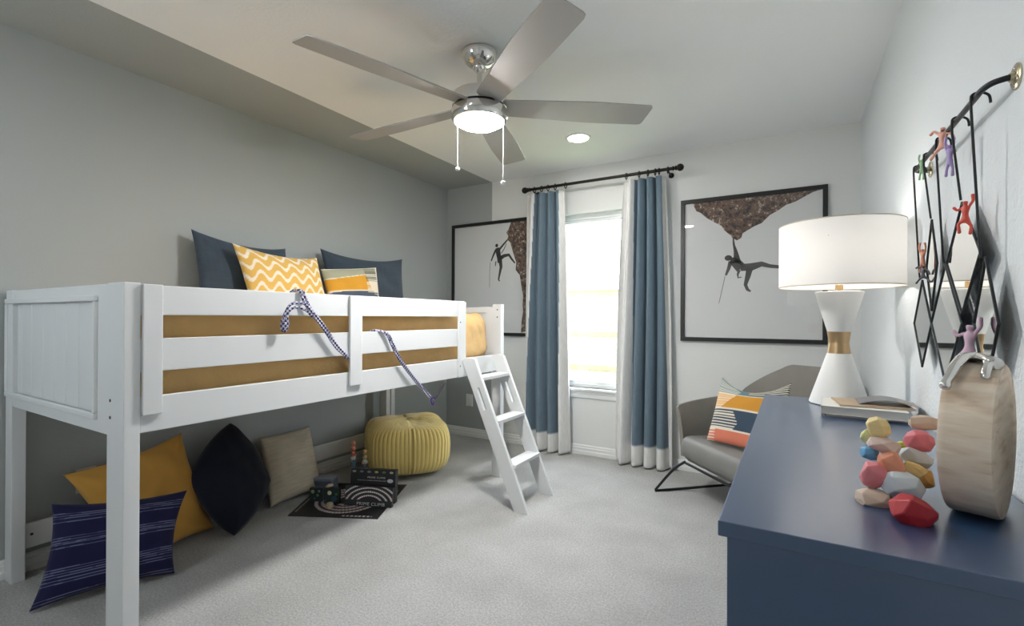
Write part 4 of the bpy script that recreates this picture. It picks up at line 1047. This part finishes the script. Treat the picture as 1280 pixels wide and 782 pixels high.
def climber(cx, y, z, s, col, label, pose=0, xoff=0):
    """small rubber man in a plane parallel to the right wall; local a = towards the window (y), b = up"""
    P = {
     0: dict(pel=(0, 0), chest=(0, .32), neck=(0, .42), head=(.0, .56), sl=(-.12, .36), el=(-.26, .52), hl=(-.24, .74), sr=(.12, .36), er=(.28, .30), hr=(.42, .44), kl=(-.20, -.24), fl=(-.16, -.52), kr=(.24, -.12), fr=(.20, -.44)),
     1: dict(pel=(0, 0), chest=(0, .32), neck=(0, .42), head=(.02, .56), sl=(-.12, .38), el=(-.16, .62), hl=(-.10, .86), sr=(.12, .38), er=(.20, .62), hr=(.14, .88), kl=(-.12, -.28), fl=(-.10, -.58), kr=(.12, -.28), fr=(.16, -.56)),
     2: dict(pel=(0, 0), chest=(0, .30), neck=(0, .40), head=(-.02, .54), sl=(-.12, .36), el=(-.32, .24), hl=(-.40, .02), sr=(.12, .36), er=(.30, .50), hr=(.46, .40), kl=(-.28, -.18), fl=(-.46, -.34), kr=(.26, -.20), fr=(.44, -.38))}[pose]
    J = {'pel': None, 'chest': 'pel', 'neck': 'chest', 'head': 'neck', 'sl': 'chest', 'el': 'sl', 'hl': 'el', 'sr': 'chest', 'er': 'sr', 'hr': 'er', 'kl': 'pel', 'fl': 'kl', 'kr': 'pel', 'fr': 'kr'}
    j = {n: ((cx - .55 * P[n][0] * s, y + .60 * P[n][0] * s, z + P[n][1] * s), J[n]) for n in J}
    rad = {'*': .042 * s, 'pel': .085 * s, 'chest': .10 * s, 'neck': .045 * s, 'head': .09 * s, 'hl': .055 * s, 'hr': .055 * s, 'fl': .055 * s, 'fr': .055 * s}
    m = mat('rubber_%d_%d_%d' % col, rgb(*col), .4, spec=.5)
    return figure('climbing_figurine', j, rad, m, label, cat='toy figure', sub=1)
MX = .352
def pt(p): return p
cb = bmesh.new()
c_ = (0.19, 1.252, 0.952)
o = climber(.20, 1.36, T_ + .035, .06, (86, 156, 196), 'sky blue toy climber arched behind the painted stones', 2); 

# ------------------------------------------------------------------ hanging mirror
mir = thing('hanging_mirror', 'black iron rod with hanging diamond mirrors on the right wall above the dresser', 'mirror', (.386, 1.68, 1.68))
XR, ZR = .342, 1.672
cols = [1.405, 1.550, 1.700, 1.843, 1.980]
RODR = .0062
bm = bmesh.new(); tube(bm, smooth_path([(.384, 1.335, 1.676), (.372, 1.335, 1.676), (.352, 1.346, 1.675), (XR, 1.375, 1.673), (XR, 1.42, ZR), (XR, 1.70, ZR), (XR, 1.96, ZR), (XR, 1.995, ZR), (.352, 2.020, ZR), (.372, 2.028, ZR), (.384, 2.028, ZR)], 6), RODR, 12); obj('hanging_rod', bm, M_iron, mir, True)
for y in (1.335, 2.028):
    bm = bmesh.new(); lathe(bm, [(0, 0), (.026, 0), (.026, .003), (.022, .005), (.010, .006), (.009, .012), (0, .012)], (.386, y, 1.676), 28, Matrix.Rotation(-PI / 2, 4, 'Y'))
    f = obj('wall_flange', bm, M_flange, mir, True)
    for k in range(3):
        a = PI / 2 + k * 2 * PI / 3; bm = bmesh.new(); ball(bm, (.3815, y + .017 * math.cos(a), 1.676 + .017 * math.sin(a)), .004, sx=.5, seg=10); obj('screw', bm, M_silver, f, True)
MXY = .356
tops = {0: 1.322, 1: 1.478, 2: 1.340, 3: 1.486, 4: 1.316}
for k, y in enumerate(cols):
    bm = bmesh.new(); hook = [(XR + .022, y - .004, ZR - .018), (XR + .019, y - .004, ZR - .001), (XR + .006, y - .002, ZR + .0085), (XR - .006, y, ZR + .007), (XR - .0085, y, ZR - .004), (XR - .008, y, ZR - .03)]
    tube(bm, smooth_path(hook, 5) + [Vector((MXY - .008, y, tops[k] + .02)), Vector((MXY - .006, y, tops[k]))], .0026, 8); obj('hanger_wire', bm, M_iron, mir, True)
M_mirror = mat('mirror_silvering', (.86, .88, .87), .02, 1.0)
HWD, HH = .139, .142
dia = [(1.405, 1.180, .086 if False else HWD * .55, .142), (1.5625, 1.338, HWD, .136), (1.7085, 1.178, HWD, .158), (1.864, 1.350, .066, .134), (1.982, 1.175, .117, .137)]
dia = [(1.398, 1.180, .076, .142), (1.565, 1.338, .134, .136), (1.714, 1.178, .150, .160), (1.862, 1.350, .064, .134), (1.981, 1.175, .117, .137)]
for k, (yc, zc, hw_, hh_) in enumerate(dia):
    V = [(yc, zc + hh_), (yc - hw_, zc), (yc, zc - hh_), (yc + hw_, zc)]
    Mm = Matrix(((0, 0, 1, MXY), (1, 0, 0, 0), (0, 1, 0, 0), (0, 0, 0, 1)))
    bm = bmesh.new(); sc = .985; prism(bm, [(yc + (a - yc) * sc, zc + (b_ - zc) * sc) for a, b_ in V], Mm, .0025)
    g = obj('mirror_glass', bm, M_mirror, mir)
    bm = bmesh.new()
    for i in range(4):
        p, q = V[i], V[(i + 1) % 4]; tube(bm, [(MXY, p[0], p[1]), (MXY, q[0], q[1])], .0030, 8)
    for p in V: ball(bm, (MXY, p[0], p[1]), .0034, seg=8)
    obj('diamond_frame', bm, M_iron, g, True)
CX = .336
climber(XR - .008, 1.870, 1.640, .055, (150, 190, 140), 'green toy climber hanging near the far end of the iron rod', 1)
climber(XR - .010, 1.628, 1.640, .085, (232, 172, 152), 'peach toy climber swinging from the middle of the iron rod', 2)
climber(XR - .010, 1.560, 1.580, .070, (172, 150, 204), 'lilac toy climber hanging below the peach one', 1)
climber(.338, 1.462, 1.418, .074, (216, 84, 66), 'red toy climber gripping the upper diamond mirror frame', 0)
climber(.340, 1.888, 1.366, .066, (226, 156, 128), 'orange toy climber holding the far upper diamond mirror', 1)
climber(.340, 1.883, 1.320, .060, (90, 92, 98), 'dark grey toy climber upon the far lower diamond mirror', 2)
climber(.332, 1.405, 1.122, .100, (206, 174, 194), 'pink toy climber on the mirrors just above the wood slice', 0)

# ------------------------------------------------------------------ wood slice with a silver climber
AXD = Vector((.925, -.38, 0)).normalized(); LR = .1335; LT = .066
LC = Vector((.318, 1.150, T_ + LR + .0005))      # centre of the near right face
def log():
    bm = bmesh.new(); n = 96; K = 10; up = Vector((0, 0, 1)); sd = AXD.cross(up).normalized(); rings = []
    prof = [(0.0, .0), (0.0, .60), (0.0, .90), (0.0, .985), (.004, 1.0)] + [(.004 + (LT - .008) * k / K, 1.0) for k in range(1, K)] + [(LT - .004, 1.0), (LT, .985), (LT, .90), (LT, .6), (LT, 0)]
    for d, r in prof:
        ring = []
        for i in range(n):
            a = 2 * PI * i / n
            wob = 1 + .018 * noise.noise(Vector((math.cos(a) * 1.2, math.sin(a) * 1.2, 3))) + .006 * noise.noise(Vector((math.cos(a) * 6, math.sin(a) * 6, d * 30)))
            rr = LR * r * wob
            p = LC - AXD * d + up * math.sin(a) * rr + sd * math.cos(a) * rr * .96
            p.z = max(p.z, T_ + .0006)
            ring.append(bm.verts.new(p))
        rings.append(ring)
    for a_, b_ in zip(rings, rings[1:]):
        for i in range(n): bm.faces.new((a_[i], a_[(i + 1) % n], b_[(i + 1) % n], b_[i]))
    bmesh.ops.remove_doubles(bm, verts=bm.verts[:], dist=1e-6)
    return bm
def wood_mat():
    m, N, L, b = nodes_of('bleached_wood')
    tc = N.new('ShaderNodeTexCoord'); mp = N.new('ShaderNodeMapping'); mp.inputs['Scale'].default_value = (2.0, 2.0, 11); mp.inputs['Rotation'].default_value = (0, 0, .4)
    L.new(tc.outputs['Object'], mp.inputs[0])
    n = N.new('ShaderNodeTexNoise'); n.inputs['Scale'].default_value = 5; n.inputs['Detail'].default_value = 8; n.inputs['Distortion'].default_value = .5; L.new(mp.outputs[0], n.inputs['Vector'])
    n2 = N.new('ShaderNodeTexNoise'); n2.inputs['Scale'].default_value = 14; n2.inputs['Detail'].default_value = 2; L.new(tc.outputs['Object'], n2.inputs['Vector'])
    r = N.new('ShaderNodeValToRGB'); e = r.color_ramp.elements
    e[0].position = .33; e[0].color = (*rgb(204, 180, 156), 1); e[1].position = .70; e[1].color = (*rgb(236, 222, 204), 1); k = e.new(.46); k.color = (*rgb(224, 204, 182), 1)
    L.new(n.outputs['Fac'], r.inputs[0])
    r2 = N.new('ShaderNodeMapRange'); r2.inputs['From Min'].default_value = .62; r2.inputs['From Max'].default_value = .82; L.new(n2.outputs['Fac'], r2.inputs['Value'])
    mx = N.new('ShaderNodeMix'); mx.data_type = 'RGBA'; L.new(r2.outputs[0], mx.inputs[0]); L.new(r.outputs[0], mx.inputs['A']); mx.inputs['B'].default_value = (*rgb(168, 134, 104), 1)
    L.new(mx.outputs['Result'], b.inputs['Base Color']); b.inputs['Roughness'].default_value = .7
    bp_ = N.new('ShaderNodeBump'); bp_.inputs['Strength'].default_value = .35; bp_.inputs['Distance'].default_value = .003; L.new(n.outputs['Fac'], bp_.inputs['Height']); L.new(bp_.outputs[0], b.inputs['Normal'])
    return m
lg = obj('wood_slice', log(), wood_mat(), None, True); tag(lg, 'thick pale wood slice standing on edge on the dresser by the wall', 'wood slice')
up = Vector((0, 0, 1)); sd = AXD.cross(up).normalized()
# crack in the face of the slice
bm = bmesh.new()
for i_, (d0, a0) in enumerate(((.022, .9),)):
    pts = []
    for k in range(14):
        a = PI / 2 + .35 + k * .085; pts.append(LC - AXD * (.020 + .0012 * math.sin(k * 1.3)) + up * math.sin(a) * (LR * 1.002) + sd * math.cos(a) * LR * .963)
    tube(bm, pts, .0012, 5)
obj('crack', bm, mat('crack_dark', rgb(70, 52, 40), .9), lg)
# cast silver climbing man draped over the top edge
def lp2(d, ang, lift=.010):
    """point at distance d from the near face, angle from the top towards the viewer's left, raised off the bark"""
    a = ang
    return tuple(LC - AXD * d + (up * math.cos(a) + sd * math.sin(a) * -1) * (LR + lift))
JT = {
 'pelvis': ((0.273967, 1.16807, 1.12099), None), 'waist': ((0.2855, 1.17138, 1.12129), 'pelvis'), 'chest': ((0.290233, 1.13994, 1.11951), 'waist'), 'shoulder': ((0.293136, 1.12367, 1.11674), 'chest'), 'head': ((0.295913, 1.10791, 1.11273), 'shoulder'),
 'elbow': ((0.282511, 1.10178, 1.10847), 'shoulder'), 'hand': ((0.276975, 1.09159, 1.09565), 'elbow'), 'handtip': ((0.279306, 1.09299, 1.08629), 'hand'),
 'hip': ((0.261692, 1.14751, 1.119), 'pelvis'), 'knee': ((0.24402, 1.11104, 1.10545), 'hip'), 'shin': ((0.233849, 1.0929, 1.0927), 'knee'), 'ankle': ((0.226411, 1.08217, 1.08237), 'shin'), 'foot': ((0.221399, 1.07287, 1.07083), 'ankle')}
rj = {'pelvis': .0088, 'waist': .0078, 'chest': .0096, 'shoulder': .0085, 'head': .0115, 'elbow': .0055, 'hand': .0060, 'handtip': .0050, 'hip': .0088, 'knee': .0085, 'shin': .0068, 'ankle': .0060, 'foot': .0095, '*': .007}
rj = {k_: v_ * 1.22 for k_, v_ in rj.items()}
sv = figure('climber_sculpture', JT, rj, M_silver, 'polished silver climbing man draped over the top of the wood slice', cat='sculpture')

# ------------------------------------------------------------------ light, world, camera
w = bpy.data.worlds.new('sky'); scene.world = w; w.use_nodes = True
bg = w.node_tree.nodes['Background']; bg.inputs['Color'].default_value = (.86, .94, 1, 1); bg.inputs['Strength'].default_value = 7.5
def portal(loc, rot, sx, sy):
    l = bpy.data.lights.new('portal', 'AREA'); l.shape = 'RECTANGLE'; l.size = sx; l.size_y = sy; l.cycles.is_portal = True
    o = bpy.data.objects.new('daylight_portal', l); COL.objects.link(o); o.location = loc; o.rotation_euler = rot
portal(((WX0 + WX1) / 2, BY + .13, (WZ0 + WZ1) / 2), (-PI / 2, 0, 0), WX1 - WX0, WZ1 - WZ0)
portal(((VX0 + VX1) / 2, FY - .13, (VZ0 + VZ1) / 2), (PI / 2, 0, 0), VX1 - VX0, VZ1 - VZ0)

cam = bpy.data.cameras.new('camera'); co = bpy.data.objects.new('camera', cam); COL.objects.link(co)
f, yaw, pit, rol, cy_ = 596.961, .5320, .0024, -.0041, 394.743
cam.sensor_fit = 'HORIZONTAL'; cam.sensor_width = 36; cam.lens = f / 1280 * 36; cam.shift_y = (cy_ - 391) / 1280; cam.clip_start = .02
s, c = math.sin(yaw), math.cos(yaw)
R = Vector((c, s, 0)); F = Vector((-s, c, 0)); D = F * math.cos(pit) + Vector((0, 0, math.sin(pit))); U = -F * math.sin(pit) + Vector((0, 0, math.cos(pit)))
R2 = R * math.cos(rol) - U * math.sin(rol); U2 = R * math.sin(rol) + U * math.cos(rol)
co.matrix_world = Matrix(((R2.x, U2.x, -D.x, 0), (R2.y, U2.y, -D.y, 0), (R2.z, U2.z, -D.z, 1.19), (0, 0, 0, 1)))
scene.camera = co
scene.view_settings.view_transform = 'Standard'; scene.view_settings.look = 'None'; scene.view_settings.gamma = 1; scene.view_settings.use_curve_mapping = False
scene.view_settings.exposure = 0.95
try:
    scene.cycles.use_denoising = True; scene.cycles.max_bounces = 10; scene.cycles.diffuse_bounces = 5; scene.cycles.sample_clamp_indirect = 6; scene.cycles.caustics_reflective = False; scene.cycles.caustics_refractive = False
except Exception: pass
